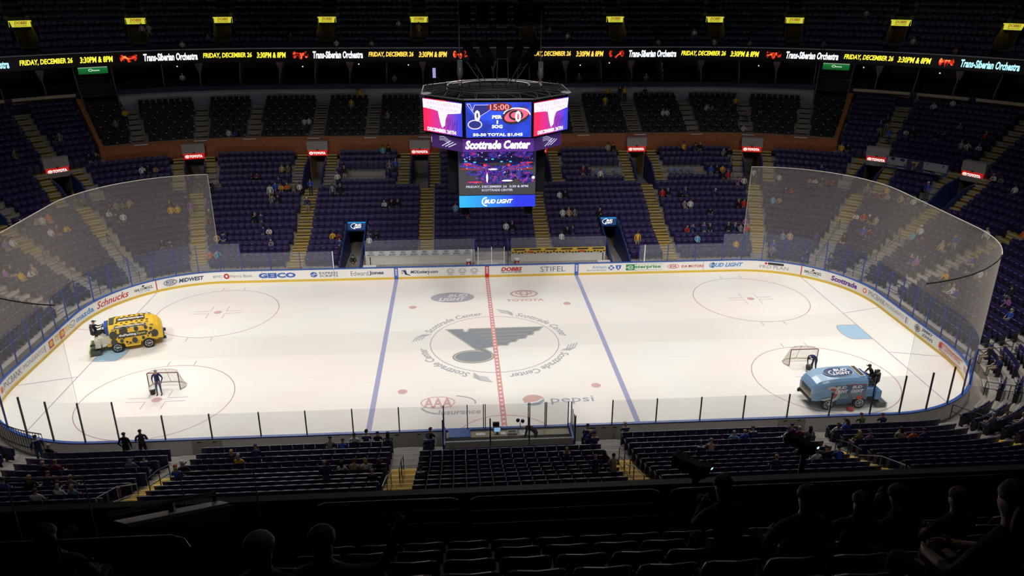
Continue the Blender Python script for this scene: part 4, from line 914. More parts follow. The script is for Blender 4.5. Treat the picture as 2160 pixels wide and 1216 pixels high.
def J_sit(v=0):
    J = dict(pelvis=(0, -.10, .53), chest=(0, -.02, .90), neck=(0, .0, 1.07), head=(0, -.03, 1.25))
    if v == 1: J.update(chest=(0, -.22, .84), neck=(0, -.30, 1.0), head=(0, -.38, 1.17))
    if v == 2: J.update(chest=(.03, -.06, .89), neck=(.04, -.07, 1.06), head=(.07, -.12, 1.23), face=(.35, -.93, 0))
    cy = J['neck'][1]; cz = J['neck'][2]; cx = J['neck'][0]
    for k, sg in (('L', -1), ('R', 1)):
        J['sh'+k] = (cx+sg*.19, cy, cz-.05); J['hp'+k] = (sg*.10, -.14, .50); J['kn'+k] = (sg*.15, -.56, .53); J['an'+k] = (sg*.13, -.55, .09)
        if v == 0: J['el'+k] = (sg*.25, -.10, .78); J['wr'+k] = (sg*.12, -.36, .67)
        if v == 1: J['el'+k] = (sg*.22, -.46, .72); J['wr'+k] = (sg*.05, -.66, .78)
        if v == 2: J['el'+k] = (cx+sg*.27, -.16, .77); J['wr'+k] = (sg*.14, -.40, .66) if sg < 0 else (.06, -.36, 1.02)
    return J
def J_stand(v=0):
    J = dict(pelvis=(0, 0, .93), chest=(0, -.01, 1.27), neck=(0, 0, 1.46), head=(0, -.03, 1.63))
    for k, sg in (('L', -1), ('R', 1)):
        J['sh'+k] = (sg*.19, 0, 1.41); J['el'+k] = (sg*.27, .03, 1.13); J['wr'+k] = (sg*.26, -.08, .88); J['hp'+k] = (sg*.10, 0, .86); J['kn'+k] = (sg*.12, -.02, .48); J['an'+k] = (sg*.13, .02, .085)
        if v == 1: J['el'+k] = (sg*.28, -.04, 1.14); J['wr'+k] = (sg*.08, -.28, 1.12)
        if v == 2: J['kn'+k] = (sg*.10, -.02+sg*.14, .49); J['an'+k] = (sg*.09, .06+sg*.28*-1*-1, .10)
        if v == 3: J['el'+k] = (sg*.31, .06, 1.15); J['wr'+k] = (sg*.25, -.08, .93); J['hd'+k] = (-sg*.2, -.3, -.8)
    if v == 4:     # bending over from the hips, arms hanging
        J = dict(pelvis=(0, .10, .90), chest=(0, -.24, 1.10), neck=(0, -.42, 1.10), head=(0, -.60, 1.06), face=(0, -.55, -.83))
        for k, sg in (('L', -1), ('R', 1)):
            J['sh'+k] = (sg*.18, -.38, 1.07); J['el'+k] = (sg*.2, -.44, .80); J['wr'+k] = (sg*.12, -.48, .56); J['hp'+k] = (sg*.10, .08, .84); J['kn'+k] = (sg*.12, .03, .47); J['an'+k] = (sg*.14, .08, .085)
    return J
VAR = {}
def person_proto(key, J, style=0, **kw):
    me, hd, up, fw = body(J, **kw); h = hair_mesh(hd, up, fw, style).mesh('hair', M_hair[0]); h.polygons.foreach_set('use_smooth', [True]*len(h.polygons)); c = cap_mesh(hd, up, fw).mesh('cap', M_capw); VAR[key] = (me, h, c, hd, up, fw)
person_proto('s0', J_sit(0)); person_proto('s1', J_sit(1), 0); person_proto('s2', J_sit(2), 1); person_proto('s3', J_sit(0), 1, sleeve=2, slim=.9)
person_proto('t0', J_stand(0)); person_proto('t1', J_stand(1)); person_proto('t2', J_stand(2), 0, sleeve=2); person_proto('t3', J_stand(3)); person_proto('t4', J_stand(4))
def setm(o, i, m): o.material_slots[i].link = 'OBJECT'; o.material_slots[i].material = m
def person(key, loc, rz, label, shirt, pants=None, hair=None, cap=None, group=None, scale=1.0, shoes=None, smat=None):
    me, h, c, hd, up, fw = VAR[key]; o = bpy.data.objects.new('person', me); COL.objects.link(o); o.location = loc; o.rotation_euler = (0, 0, rz); o.scale = (scale,)*3
    tag(o, label, 'person', group); setm(o, 1, smat or M_cl[shirt]); setm(o, 2, pants or rnd.choice(M_pant))
    if cap: q = bpy.data.objects.new('cap', c); COL.objects.link(q); q.parent = o; setm(q, 0, cap)
    q = bpy.data.objects.new('hair', h); COL.objects.link(q); q.parent = o; setm(q, 0, hair or rnd.choice(M_hair)); 
    if cap: q.scale = (.97, .97, .97); q.location = hd*.03
    if shirt == 'j':
        t = MB(); y = VAR[key]; sh = Vector((0, 0, 0)); n_ = Vector(me.vertices[0].co)*0
        t.tube([hd-up*.15+Vector((-.16, .02, -.03)), hd-up*.13+Vector((0, .055, -.02)), hd-up*.15+Vector((.16, .02, -.03))], .045, 6); q = t.obj('shoulder_yoke', M_white_trim, o)
    return o
ORD = ['zeroth', 'first', 'second', 'third', 'fourth', 'fifth', 'sixth', 'seventh', 'eighth', 'ninth', 'tenth', 'eleventh', 'twelfth', 'thirteenth', 'fourteenth', 'fifteenth', 'sixteenth', 'seventeenth', 'eighteenth', 'nineteenth', 'twentieth', 'twenty-first', 'twenty-second', 'twenty-third', 'twenty-fourth', 'twenty-fifth', 'twenty-sixth', 'twenty-seventh', 'twenty-eighth', 'twenty-ninth', 'thirtieth', 'thirty-first', 'thirty-second', 'thirty-third', 'thirty-fourth', 'thirty-fifth', 'thirty-sixth', 'thirty-seventh', 'thirty-eighth', 'thirty-ninth', 'fortieth']
def area_name(s, i):
    if 52 < s < LT-52:
        x = LT/2-s
        for lo, nm in ((16.6, 'near right block'), (5.4, 'near block right of centre'), (-5.4, 'near centre block'), (-16.5, 'near block left of centre')):
            if x > lo: return nm
        return 'near left block'
    a = abs(s); sd_ = 'left' if s < 0 else 'right'
    if i > 19 and a < 26.7: return 'club seats %s of the scoreboard' % sd_ if a > 3 else 'club seats'
    if a < 5.35: return 'stand behind the scoreboard'
    if a < 16.5: return 'block just %s of the scoreboard' % sd_
    if a < 24.15: return 'block beside the %s netting edge' % sd_
    if a < 28.15: return '%s corner block nearest centre' % sd_
    if a < 31.05: return '%s corner, middle block' % sd_
    if a < 34.3: return '%s corner, outer block' % sd_
    return 'stand behind the %s goal' % sd_
DATA = '''-75.47,-5,s,k;-75.25,-5,s,g;-74.73,-5,s,k;-51.88,-5,s,g;59.05,-5,s,n;60.02,-5,s,v;74.18,-5,s,j,tcap;74.9,-5,s,j;-51.52,-4,s,k;-76.39,0,s,j;-75.83,0,s,w;-55.92,0,s,k;-11.55,0,t,k;24.71,0,s,g;27.66,0,s,k;28.09,0,s,j;31.67,0,s,g;45.85,0,s,k;47.39,0,s,n;-76.91,1,s,n;-71.11,1,s,b;-70.48,1,s,g;-32.3,1,s,v;-23.44,1,s,o;-22.91,1,s,a;22.43,1,s,y;24.29,1,s,b;61.19,1,s,b;61.74,1,s,w;64.72,1,s,p;75.41,1,s,b;-66.7,2,s,n;-65.96,2,s,k;-12.81,2,t,j;13.76,2,t,y;19.48,2,s,c;53.86,2,s,w;54.57,2,s,g;63.75,2,s,g;64.09,2,s,m;65.34,2,s,w;66.62,2,s,j;67.32,2,s,b;67.91,2,s,c;74.76,2,s,j;-66.35,3,s,y;-61.88,3,s,j;-61.32,3,s,g;-57.8,3,s,m;-57.31,3,s,k;-18.75,3,s,g;-10.6,3,s,w;7.04,3,s,w;25.45,3,s,g;26.05,3,s,t;37.17,3,s,v;37.64,3,s,w;38.29,3,s,b;54.01,3,s,w;58.11,3,s,n;58.94,3,s,o;59.19,3,s,t;61.49,3,s,p;61.99,3,s,v;-63.92,4,s,k,cap;-25.85,4,s,k;-25.66,4,s,j;-23.26,4,s,t;-22.96,4,s,j;-13.56,4,s,y;-13.18,4,s,m;-10.21,4,s,j;-9.72,4,s,k;7.51,4,s,k;8.04,4,s,n;18.61,4,s,r;19.17,4,s,j;20.22,4,s,j;20.97,4,s,k;22.27,4,s,k;22.61,4,s,n;22.94,4,s,g;23.23,4,s,r;27.42,4,s,b;28,4,s,k;32.83,4,s,j;33.23,4,s,p;34.64,4,s,t;35.09,4,s,y;42.79,4,s,b;69.6,4,s,t;70.11,4,s,j;76.79,4,s,j;-73.05,5,s,k;-72.56,5,s,w;-72.11,5,s,t;-71.46,5,s,w;-63.67,5,s,b,rcap;-33.07,5,s,y;-32.79,5,s,w;-32.54,5,s,t;-19.8,5,s,n;-19.18,5,s,w;2.14,5,s,w;2.8,5,s,k;23.92,5,s,p;33.44,5,s,n;41.6,5,s,p;65.61,5,s,g;75.33,5,s,k;-59.5,6,s,g;-58.97,6,s,k;-58.35,6,s,n;-57.88,6,s,k;-57.2,6,s,b;-33.37,6,s,p;-32.96,6,s,k;29.58,6,s,b;29.91,6,s,m;35.94,6,s,k;36.88,6,s,w;37.08,6,s,m;40.58,6,s,k;-74.94,7,s,j;-71.03,7,t,n;-23.73,7,s,m;-21.22,7,s,k;-20.61,7,s,j;-1.23,7,s,m;7.53,7,s,w;7.97,7,s,t;8.51,7,s,g;10.75,7,s,k;21.45,7,s,k;31.72,7,s,c;32.12,7,s,m;33.33,7,s,k;33.38,7,s,t;34.57,7,s,b;64.63,7,s,b;65.09,7,s,k;65.44,7,s,w;-73.27,8,s,k;-60.56,8,s,c;-60.3,8,s,w;-23.98,8,s,k,cap;-2.76,8,s,c;19.49,8,s,g;19.96,8,s,w;23.24,8,s,k;23.56,8,s,r;28.37,8,s,w;28.55,8,s,r;28.86,8,s,k,cap;29.1,8,s,t;31.59,8,s,w,cap;33.41,8,t,b;67.92,8,s,n;75.36,8,t,t;76.16,8,t,n;-59.5,9,s,w;-31.8,9,s,p;-31.7,9,s,w;-29.99,9,s,w;-29.8,9,s,m;-29.72,9,s,y;-27.43,9,s,n;-27.2,9,s,w;-25.11,9,s,y;-24.94,9,s,y;-24.37,9,t,p;-16.45,9,t,n,cap;-8.93,9,s,w;-8.49,9,s,k;-7.95,9,s,k;25.02,9,s,c;25.29,9,s,t;-27.51,10,s,w;-25.31,10,s,k;-24.51,10,t,j;-19.63,10,s,g;-19.11,10,s,k;7.58,10,s,w;7.93,10,s,k;17.68,10,s,r;18.23,10,s,k;19.23,10,s,k;19.79,10,s,j;22.34,10,s,j,cap;34.02,10,t,w;-30.5,11,s,k;-30.12,11,s,t;-29.95,11,s,w;-29.79,11,s,o;-27.53,11,s,m;-27.31,11,s,g;-27.1,11,s,v;-26.86,11,s,t;-20.12,11,t,w;-14.29,11,t,g;-13.53,11,t,k;25.42,11,s,n;25.67,11,s,r;-23.55,12,t,k;-19.66,12,s,b;-19.1,12,s,y;-18.62,12,s,o;-18.17,12,s,v;-17.64,12,s,w;-16.47,12,t,b;23.47,12,s,p;23.66,12,s,w;28.45,12,s,j;28.53,12,t,g;28.94,12,s,m;29.04,12,s,m;29.12,12,s,t;29.74,12,s,t;29.92,12,s,j;30.16,12,s,w;30.43,12,s,k;34.65,12,s,o;-19.67,13,s,j;-13.97,13,t,w;11.85,13,t,w;23.56,13,s,r;23.78,13,s,k;24.01,13,s,w;26.51,13,s,w;26.73,13,s,n;26.96,13,s,m;27.15,13,s,m;27.43,13,s,t;27.62,13,s,y;-27.93,14,t,b;-22.08,14,s,n;-21.96,14,s,m;-13.38,14,t,k;-10.36,14,s,n;10.47,14,s,m;11.31,14,s,n;18.87,14,s,b;22.5,14,s,k;22.75,14,s,y;30.44,14,t,b,cap;-28.15,15,t,k;-24.4,15,t,b;-24.09,15,t,n;-19.3,15,s,t;-18.74,15,s,v;-9.04,15,t,g;-8.43,15,t,b;24.19,15,t,w;24.39,15,t,j;26.64,15,s,j;-25.91,16,s,w;-25.71,16,s,k;-25.53,16,s,t;15.87,16,t,k;31.31,16,t,b;23.24,17,s,k;23.34,17,s,g;29.96,17,t,k;32.63,17,s,w;-9.97,18,s,a;-9.31,18,s,k;13.52,18,s,t;14.17,18,s,k;21.59,18,s,y;22.05,18,s,j;22.25,18,s,k;31.84,18,s,w;32.05,18,s,g;-20.7,19,s,k;-20.3,19,s,k;17.78,19,s,y;18.23,19,s,k;-28.92,21,s,v;-23.08,21,s,w;-22.87,21,s,b;23.88,21,s,w;28.21,22,t,b;30.25,22,s,t;30.42,22,s,w;30.73,22,s,w;-27.77,23,s,k;-27.59,23,s,g;-18.3,23,s,w;-17.8,23,s,w;27.88,23,t,j;28.65,23,s,w;28.78,23,s,k;29.51,23,s,k;29.66,23,s,j;-26.14,24,s,g;-9.64,24,s,g;20.27,24,s,w;20.76,24,s,w;28,24,t,k;30.57,24,s,r;24.02,25,s,p;29.82,25,s,g;-25.84,26,t,y;22.87,26,s,w;23.03,26,s,g;24.43,26,s,k;-13.6,27,t,y;14.21,27,t,y;23.75,27,t,y;-12.84,28,t,y;14.77,28,t,y;16.15,28,t,k;16.71,28,t,y;19,28,t,k;28.87,28,s,w;28.37,29,s,g;29.22,29,s,w'''
PEO = []
for rec in DATA.split(';'):
    f = rec.split(','); s = float(f[0]); PEO.append([s+LT if s < -52 else s, max(0, int(f[1])), f[2], f[3], f[4] if len(f) > 4 else ''])
OCC = set(); LAB = {}; todo = []
for s, i, pose, c, cap in PEO:
    near = 52 < s < LT-52; d = dr(i); club_ = i >= 20 and abs(s) < 26.7 and not near
    if near: i = min(i, 13)
    if pose == 's' and not club_:
        L_ = SEATS[('n', i)] if near else SEATS[min(i, FARROWS)]; key = ('n', i) if near else min(i, FARROWS)
        best = sorted((( (x-W(s, d).x)**2+(y-W(s, d).y)**2), n) for n, (ss, x, y, z, a) in enumerate(L_) if (key, n) not in OCC)[0][1]
        ss, x, y, z, a = L_[best]; OCC.add((key, best)); todo.append((pose, Vector((x, y, z)), a, s, i, c, cap))
    else:
        if club_:
            k = min(NC-1, max(0, round((D0+TR*i-19.5)/.9))); p = W(s, dc(k), zc(k))
            if pose == 't' and k >= NC-2: p = W(s, 25.6, zc(NC-1))
        else:
            p = W(s, d-.12, ZT[min(i, len(ZT)-1)]); 
            for a0, b0 in PB:
                if a0 < s < b0 and d < 7.2: p = W(s, d, .02)
            for q in PORT:
                if i > 12 and i < 19 and abs(WL(s, d)-WL(q, d)) < .95: p = W(s, d, ZT[12]-.1)
        todo.append((pose, p, ang(s), s, i, c, cap))
groups = {}
for t in todo:
    k = (PCOL[t[5]][0], area_name(t[3], t[4]), t[0]); groups.setdefault(k, []).append(t)
for (cn, an, pz), L_ in groups.items():
    L_.sort(key=lambda t: ((-1 if 52 < t[3] < LT-52 else 1)*t[3]))
    for n, (pose, p, a, s, i, c, cap) in enumerate(L_):
        verb = 'sitting' if pose == 's' else 'standing'
        top = {'j': 'navy-white jersey'}.get(c, cn+' top'); cp = {'cap': ', white cap', 'rcap': ', red cap', 'tcap': ', tan cap', '': ''}[cap]
        far = 'row %s from the ice' if False else ''
        lb = 'person in %s%s, %s in %s' % (top, cp, verb, an)
        if len(L_) > 1: lb = '%s person from left in %s%s, %s, %s' % (ORD[n+1], top, cp, verb, an)
        key = ('s%d' if pose == 's' else 't%d') % rnd.choice([0, 0, 1, 2, 3] if pose == 's' else [0, 1, 2, 3])
        capm = {'cap': M_capw, 'rcap': M_capr, 'tcap': M_capt, '': (rnd.choice([None, None, None, None, M_cl['n'], M_cl['k']]) if pose == 's' else None)}[cap]
        person(key, p, a+rnd.uniform(-.2, .2), lb, c, cap=capm, scale=rnd.uniform(.93, 1.04))
# ---- far and corner seats: one mesh; the three hundred nearest seats one by one
pl = []
for key, L_ in SEATS.items():
    if isinstance(key, tuple): continue
    for n, (s, x, y, z, a) in enumerate(L_): pl.append((x, y, z, a, 1 if (key, n) in OCC else 0))
CAMX, CAMY, CAMZ = -2.4047, -49.7408, 24.0076
cand = []
for n, (s, i, k, q, cnt, p, a, seg) in enumerate(NEAR):
    L_ = SEATS[('n', i)]; idx = [m for m, t in enumerate(L_) if t[0] == s][0]; occ = (('n', i), idx) in OCC
    v = p+Vector((0, 0, .8))-Vector((CAMX, CAMY, CAMZ)); yaw, pit = .0727, .3795
    fw = Vector((math.sin(yaw)*math.cos(pit), math.cos(yaw)*math.cos(pit), -math.sin(pit))); rt = Vector((math.cos(yaw), -math.sin(yaw), 0)); up = rt.cross(fw)
    X, Y2, Z2 = v.dot(rt), v.dot(up), v.dot(fw); u_, v_ = 1639*X/Z2/1080, -1639*Y2/Z2/608
    if occ: pl.append((p.x, p.y, p.z, a, 1)) if not (abs(u_) < 1 and v_ < .66) else cand.append((Z2, n, occ))
    elif abs(u_) < 1.0 and v_ < .64: cand.append((Z2, n, occ))
    else: pl.append((p.x, p.y, p.z, a, 0))
cand.sort()
solo = cand[:300]
for z2, n, occ in cand[300:]: s, i, k, q, cnt, p, a, seg = NEAR[n]; pl.append((p.x, p.y, p.z, a, int(occ)))
o = bulk('stadium_seats', pl, [proto, proto_o], SM); tag(o, 'thousands of small navy purple folding seats filling the lower stands round the rink', 'seats')
def seat_thing(open_):
    r = thing('stadium_seat', 'x', 'seat', (0, 0, 0), 0, 'navy folding seats in the nearest lower rows'); A, B, C, D = seat_parts(open_, True)
    ba = A.obj('backrest', M_seat, r, smooth=False); pa = B.obj('seat_pan', M_seat2, r); C.obj('pan_edge', M_trim, pa); D.obj('arm_frame', M_frame, r)
    t = MB(); t.tube([(-.26, .14, .932), (-.12, .162, .942), (0, .17, .945), (.12, .162, .942), (.26, .14, .932)], .009, 5); t.obj('top_rail', mat('seat_top_rail', (.09, .09, .12), .4), ba); return r
sp = [seat_thing(False), seat_thing(True)]; used = [0, 0]
for z2, n, occ in solo:
    s, i, k, q, cnt, p, a, seg = NEAR[n]
    blk_ = 0
    for e_ in nais:
        if s > e_: blk_ += 1
    lb = 'navy folding seat, %s, %s row up, seat %s from left' % (['right end block', 'outer right corner block', 'middle right corner block', 'right corner block', 'near right block', 'near block right of centre', 'near centre block', 'near block left of centre', 'near left block', 'left corner block', 'outer left block', 'left end block', 'far left block', 'last block'][min(13, blk_)], ORD[i+1], ORD[min(40, cnt-q)])
    e = int(occ)
    if used[e] == 0: r = sp[e]; r.location = p; r.rotation_euler = (0, 0, a); r['label'] = lb; used[e] = 1
    else: dup(sp[e], p, a, lb)
for e in (0, 1):
    if not used[e]:
        for c in list(sp[e].children): bpy.data.objects.remove(c)
        bpy.data.objects.remove(sp[e])
# ---- club seats: black, with white cup holders
def club_parts():
    a = MB(); a.box((0, .1, .68), (.50, .1, .50), taper=.9, rot=Matrix.Rotation(-.15, 3, 'X')); b = MB(); b.box((0, -.12, .44), (.46, .40, .12)); c = MB(); c.box((.28, -.05, .45), (.05, .42, .35)); d = MB(); d.disc((.28, -.12, .67), (0, 0, 1), .07, .06, 8); return a, b, c, d
M_club = mat('club_black_seat', (.007, .0075, .008), .6); M_cup = mat('cup_holder_white', (.95, .95, .85), .4); clubs = []
cseg = []
cs = sorted(CAIS)
for a, b in zip([-26.88]+cs, cs+[26.88]): cseg.append((a, b))
blk = 0
for i in range(NC):
    for bi, (a, b) in enumerate(cseg):
        d = dc(i); a1, b1 = sd(a, .62, d), sd(b, -.62, d)
        for s, k, q, n_ in fill(d, [(a1, b1)], .60) if b1 > a1 else []:
            p = W(s, d+.02, zc(i)); clubs.append((s, i, bi, q, n_, p, ang(s)))
A, B, C, D = club_parts(); cp0 = merge((A, B, C), (0, 0, 0)); cp1 = merge((A, B, C, D), (0, 0, 0, 1))
clubs.sort(key=lambda t: t[5].y if False else (t[1], abs(t[0])))
front = clubs[:300]; rest = clubs[300:]
o = bulk('club_seats', [(p.x, p.y, p.z, a, (q+i) % 2) for s, i, bi, q, n_, p, a in rest], [cp0, cp1], [M_club, M_cup]); tag(o, 'upper rows of black padded club seats dotted with white cup holders', 'seats')
def club_thing(w):
    r = thing('club_seat', 'x', 'seat', (0, 0, 0), 0, 'black club seats behind the brown wall'); A, B, C, D = club_parts(); A.obj('backrest', M_club, r); B.obj('seat_cushion', M_club, r); C.obj('armrest', M_club, r)
    if w: tag(D.obj('cup_holder', M_cup, r), 'white cup holder')
    return r
cp = [club_thing(0), club_thing(1)]; used = [0, 0]
for s, i, bi, q, n_, p, a in front:
    e = (q+i) % 2; lb = 'black club seat%s, %s row, %s block from left, seat %s' % (' with white cup holder' if e else '', ORD[i+1], ORD[bi+1], ORD[q+1])
    if used[e] == 0: r = cp[e]; r.location = p; r.rotation_euler = (0, 0, a); r['label'] = lb; used[e] = 1
    else: dup(cp[e], p, a, lb)
# ---- upper deck seats
ups = []
for j in range(0, 17):
    d = du(j); cur = -40; segs = []
    ed = [(sd(s, -1.05, d), sd(s, 1.05, d)) for s in DOB] if 2 <= j <= 4 else [(sd(s, -.6, d), sd(s, .6, d)) for s in DOB]
    for a, b in ed:
        if a-cur > .3: segs.append((cur, a))
        cur = b
    segs.append((cur, 40))
    for s, k, q, n_ in fill(d, segs, .58): p = W(s, d, zu(j)); ups.append((p.x, p.y, p.z, ang(s), 0))
M_up = mat('upper_deck_blue_seat', (.02, .03, .09), .5); o = bulk('upper_deck_seats', ups, [proto], [M_up, M_up, M_frame, M_frame]); tag(o, 'dim rows of small dark blue seats filling the far upper deck', 'seats')
# upper deck and suite people
UP = [(288, 70, 'w'), (302, 70, 'w'), (832, 46, 'w'), (780, 97, 'w'), (883, 50, 'y'), (1157, 23, 'w'), (1162, 60, 'g'), (1197, 82, 'w')]
for k, (s, j, pz, c, nm) in enumerate([(-25.05, 2, 't0', 'w', 'white top standing beside the second yellow sign from left'), (-24.9, 2, 't1', 'w', 'white top beside another, under the second yellow sign'), (-8.6, 3, 's0', 'w', 'white top sitting alone high left of the hanging speakers'), (-11.5, 0, 's1', 'w', 'white top sitting just above the LED ribbon left of the scoreboard'),
    (-6.3, 2, 't1', 'y', 'yellow shirt standing in the tunnel under the yellow sign left of the speakers'), (7.8, 5, 's0', 'w', 'white top sitting highest, right of the hanging speakers'), (8.6, 2, 's1', 'g', 'grey top sitting right of the hanging speakers'), (10.6, 1, 's2', 'w', 'white top sitting above the ribbon right of the scoreboard'),
    (22.7, 1, 't0', 'w', 'white top standing in the upper deck left of the third sign'), (23.2, 0, 's0', 'w', 'white top sitting below the third sign right of the speakers'), (24.1, 0, 's1', 't', 'tan top sitting above the ribbon, right side'), (25.9, 0, 's2', 'g', 'grey top sitting above the ribbon under the fourth sign'),
    (27.9, 1, 's0', 'w', 'white top sitting in the upper deck below the fifth sign'), (26.7, 5, 's0', 'w', 'white top sitting in the highest visible row at right'), (28.9, 0, 's1', 't', 'tan top sitting at the right end above the ribbon'), (-24.2, 0, 's0', 'w', 'white top sitting above the ribbon at left'), (-23.6, 1, 's1', 'g', 'grey top above the ribbon at left'), (-20.5, 1, 's0', 'm', 'maroon top in the upper deck left of the fourth sign'), (-15.4, 0, 's0', 'w', 'white top sitting below the fourth yellow sign from left'), (21.0, 0, 's0', 't', 'tan top above the ribbon right of the second sign')]):
    person(pz, W(s, du(j)-.05, zu(j)), ang(s), 'person in '+nm, c)
for s, pz, c, nm in [(-24.3, 't1', 'w', 'white top standing in the left suites with arms raised'), (21.5, 't0', 'k', 'dark top standing in a suite right of the scoreboard'), (-9.1, 's0', 'c', 'light blue top in a suite left of the scoreboard'), (11.8, 's0', 'g', 'grey top in a suite just right of the scoreboard'), (19.5, 's1', 't', 'tan top in a suite on the right')]:
    person(pz, W(s, 27.9, 12.62), ang(s), 'person in '+nm, c)
M_sl = emis('suite_lamp', (1, .75, .4), 1.5)
for k, s in enumerate((-24.4, -22.9, -19.5, -13.2, -7.6, 12.2, 15.6, 21.8, 24.4, 26.9, 28.6)):
    m = MB(); m.ball((0, 0, 0), .07, 8, 5); tag(m.obj('suite_lamp', M_sl, None, W(s, 29.8, 14.9-.12*(k % 3))), 'tiny warm lamp glowing inside the suites, %s from left' % ORD[k+1], 'lamp', 'small lamps in the suites')
m = MB(); m.box((0, 0, 0), (.35, .06, 1.1)); tag(m.obj('wall_screen', emis('lilac_screen', (.5, .4, .8), .8), None, W(-4.7, 29.6, 13.9)), 'narrow lilac glowing strip in the suite left of the scoreboard', 'screen')

# ------------------------------------------------------------------ centre-hung scoreboard
sb_ = thing('scoreboard', 'large octagonal centre-hung video scoreboard glowing blue and purple above centre ice', 'scoreboard', (.1, 0, 10.5))
def P3(mb, name, m): return mb.obj(name, m, sb_)
def panel_fn(x0, y0, x1, y1, off):
    a, b = Vector((x0, y0, 0)), Vector((x1, y1, 0)); t = (b-a).normalized(); n = Vector((t.y, -t.x, 0)); L = (b-a).length
    return (lambda u, v: a+t*u+n*off+Vector((0, 0, v-10.5))), L
def octa(hw, fh, z0, z1, mb, mi=0, hw0=None, fh0=None):
    o1 = [(-fh, -hw), (fh, -hw), (hw, -fh), (hw, fh), (fh, hw), (-fh, hw), (-hw, fh), (-hw, -fh)]
    hw0 = hw0 or hw; fh0 = fh0 or fh; o0 = [(-fh0, -hw0), (fh0, -hw0), (hw0, -fh0), (hw0, fh0), (fh0, hw0), (-fh0, hw0), (-hw0, fh0), (-hw0, -fh0)]
    mb.add([(x, y, z0-10.5) for x, y in o0]+[(x, y, z1-10.5) for x, y in o1], [tuple(range(8))[::-1], tuple(range(8, 16))]+[(i, (i+1) % 8, (i+1) % 8+8, i+8) for i in range(8)], mi); return mb
m = MB(); octa(4.35, 2.0, 15.28, 17.45, m); P3(m, 'upper_ring_housing', mat('housing_matt_black', (.0025, .0025, .003), .95, spec=.05))
M_ring = mat('purple_ring', (.05, .02, .12), .4, 0, .12, (.12, .03, .35)); m = MB(); octa(3.95, 2.1, 14.42, 15.28, m); P3(m, 'name_ring', M_ring)
m = MB(); octa(2.46, 2.3, 10.9, 14.42, m, 0, 2.42, 2.3); [m.box((x, 0, 12.9-10.5), (.6, 3.2, 3.0), taper=1.0) for x in (-2.75, 2.75)]; P3(m, 'core_housing', mat('core_dark', (.006, .006, .010), .7, spec=.1))
m = MB(); [m.box((x, y, 10.45-10.5+.0), (.5, .5, .7), rot=Matrix.Rotation(.4, 3, 'X')) for x in (-2.0, 2.0) for y in (-1.9, 1.9)]; P3(m, 'speaker_pod', MATS['housing_matt_black'])
# four main faces: lower video, strip, name, score screen
M_vid = mottled('concert_video', [(.36, (.012, .008, .03)), (.46, (.02, .015, .14)), (.52, (.06, .05, .5)), (.57, (.05, .01, .16)), (.62, (.5, .02, .07)), (.67, (.15, .08, .7)), (.75, (.6, .7, 1))], 4.0, .9, 5, .6)
M_vdk = emis('video_dark', (.045, .04, .05), 1); M_vdb = emis('video_deep_blue', (.01, .008, .045), 1)
M_bl = lit_grad('blue_strip', (.02, .50, 1.0), (.01, .03, .85), 0, 1.0, .05, .75); M_sw = emis('screen_white', (1, 1, 1), 1.6); M_swd = emis('screen_soft_white', (.7, .7, .9), 1.0)
M_blue_s = mottled('score_blue', [(.3, (.005, .02, .35)), (.5, (.01, .05, .75)), (.7, (.02, .10, 1))], .6, .9, 2); M_rd = emis('screen_red', (1, .03, .04), 1.3); M_pk = emis('screen_pink', (.9, .12, .25), 1.1); M_bk = emis('screen_black', (.01, .002, .005), 1); M_lav = emis('screen_lavender', (.75, .6, 1), 1.3); M_dk = emis('screen_navy', (.004, .01, .22), 1)
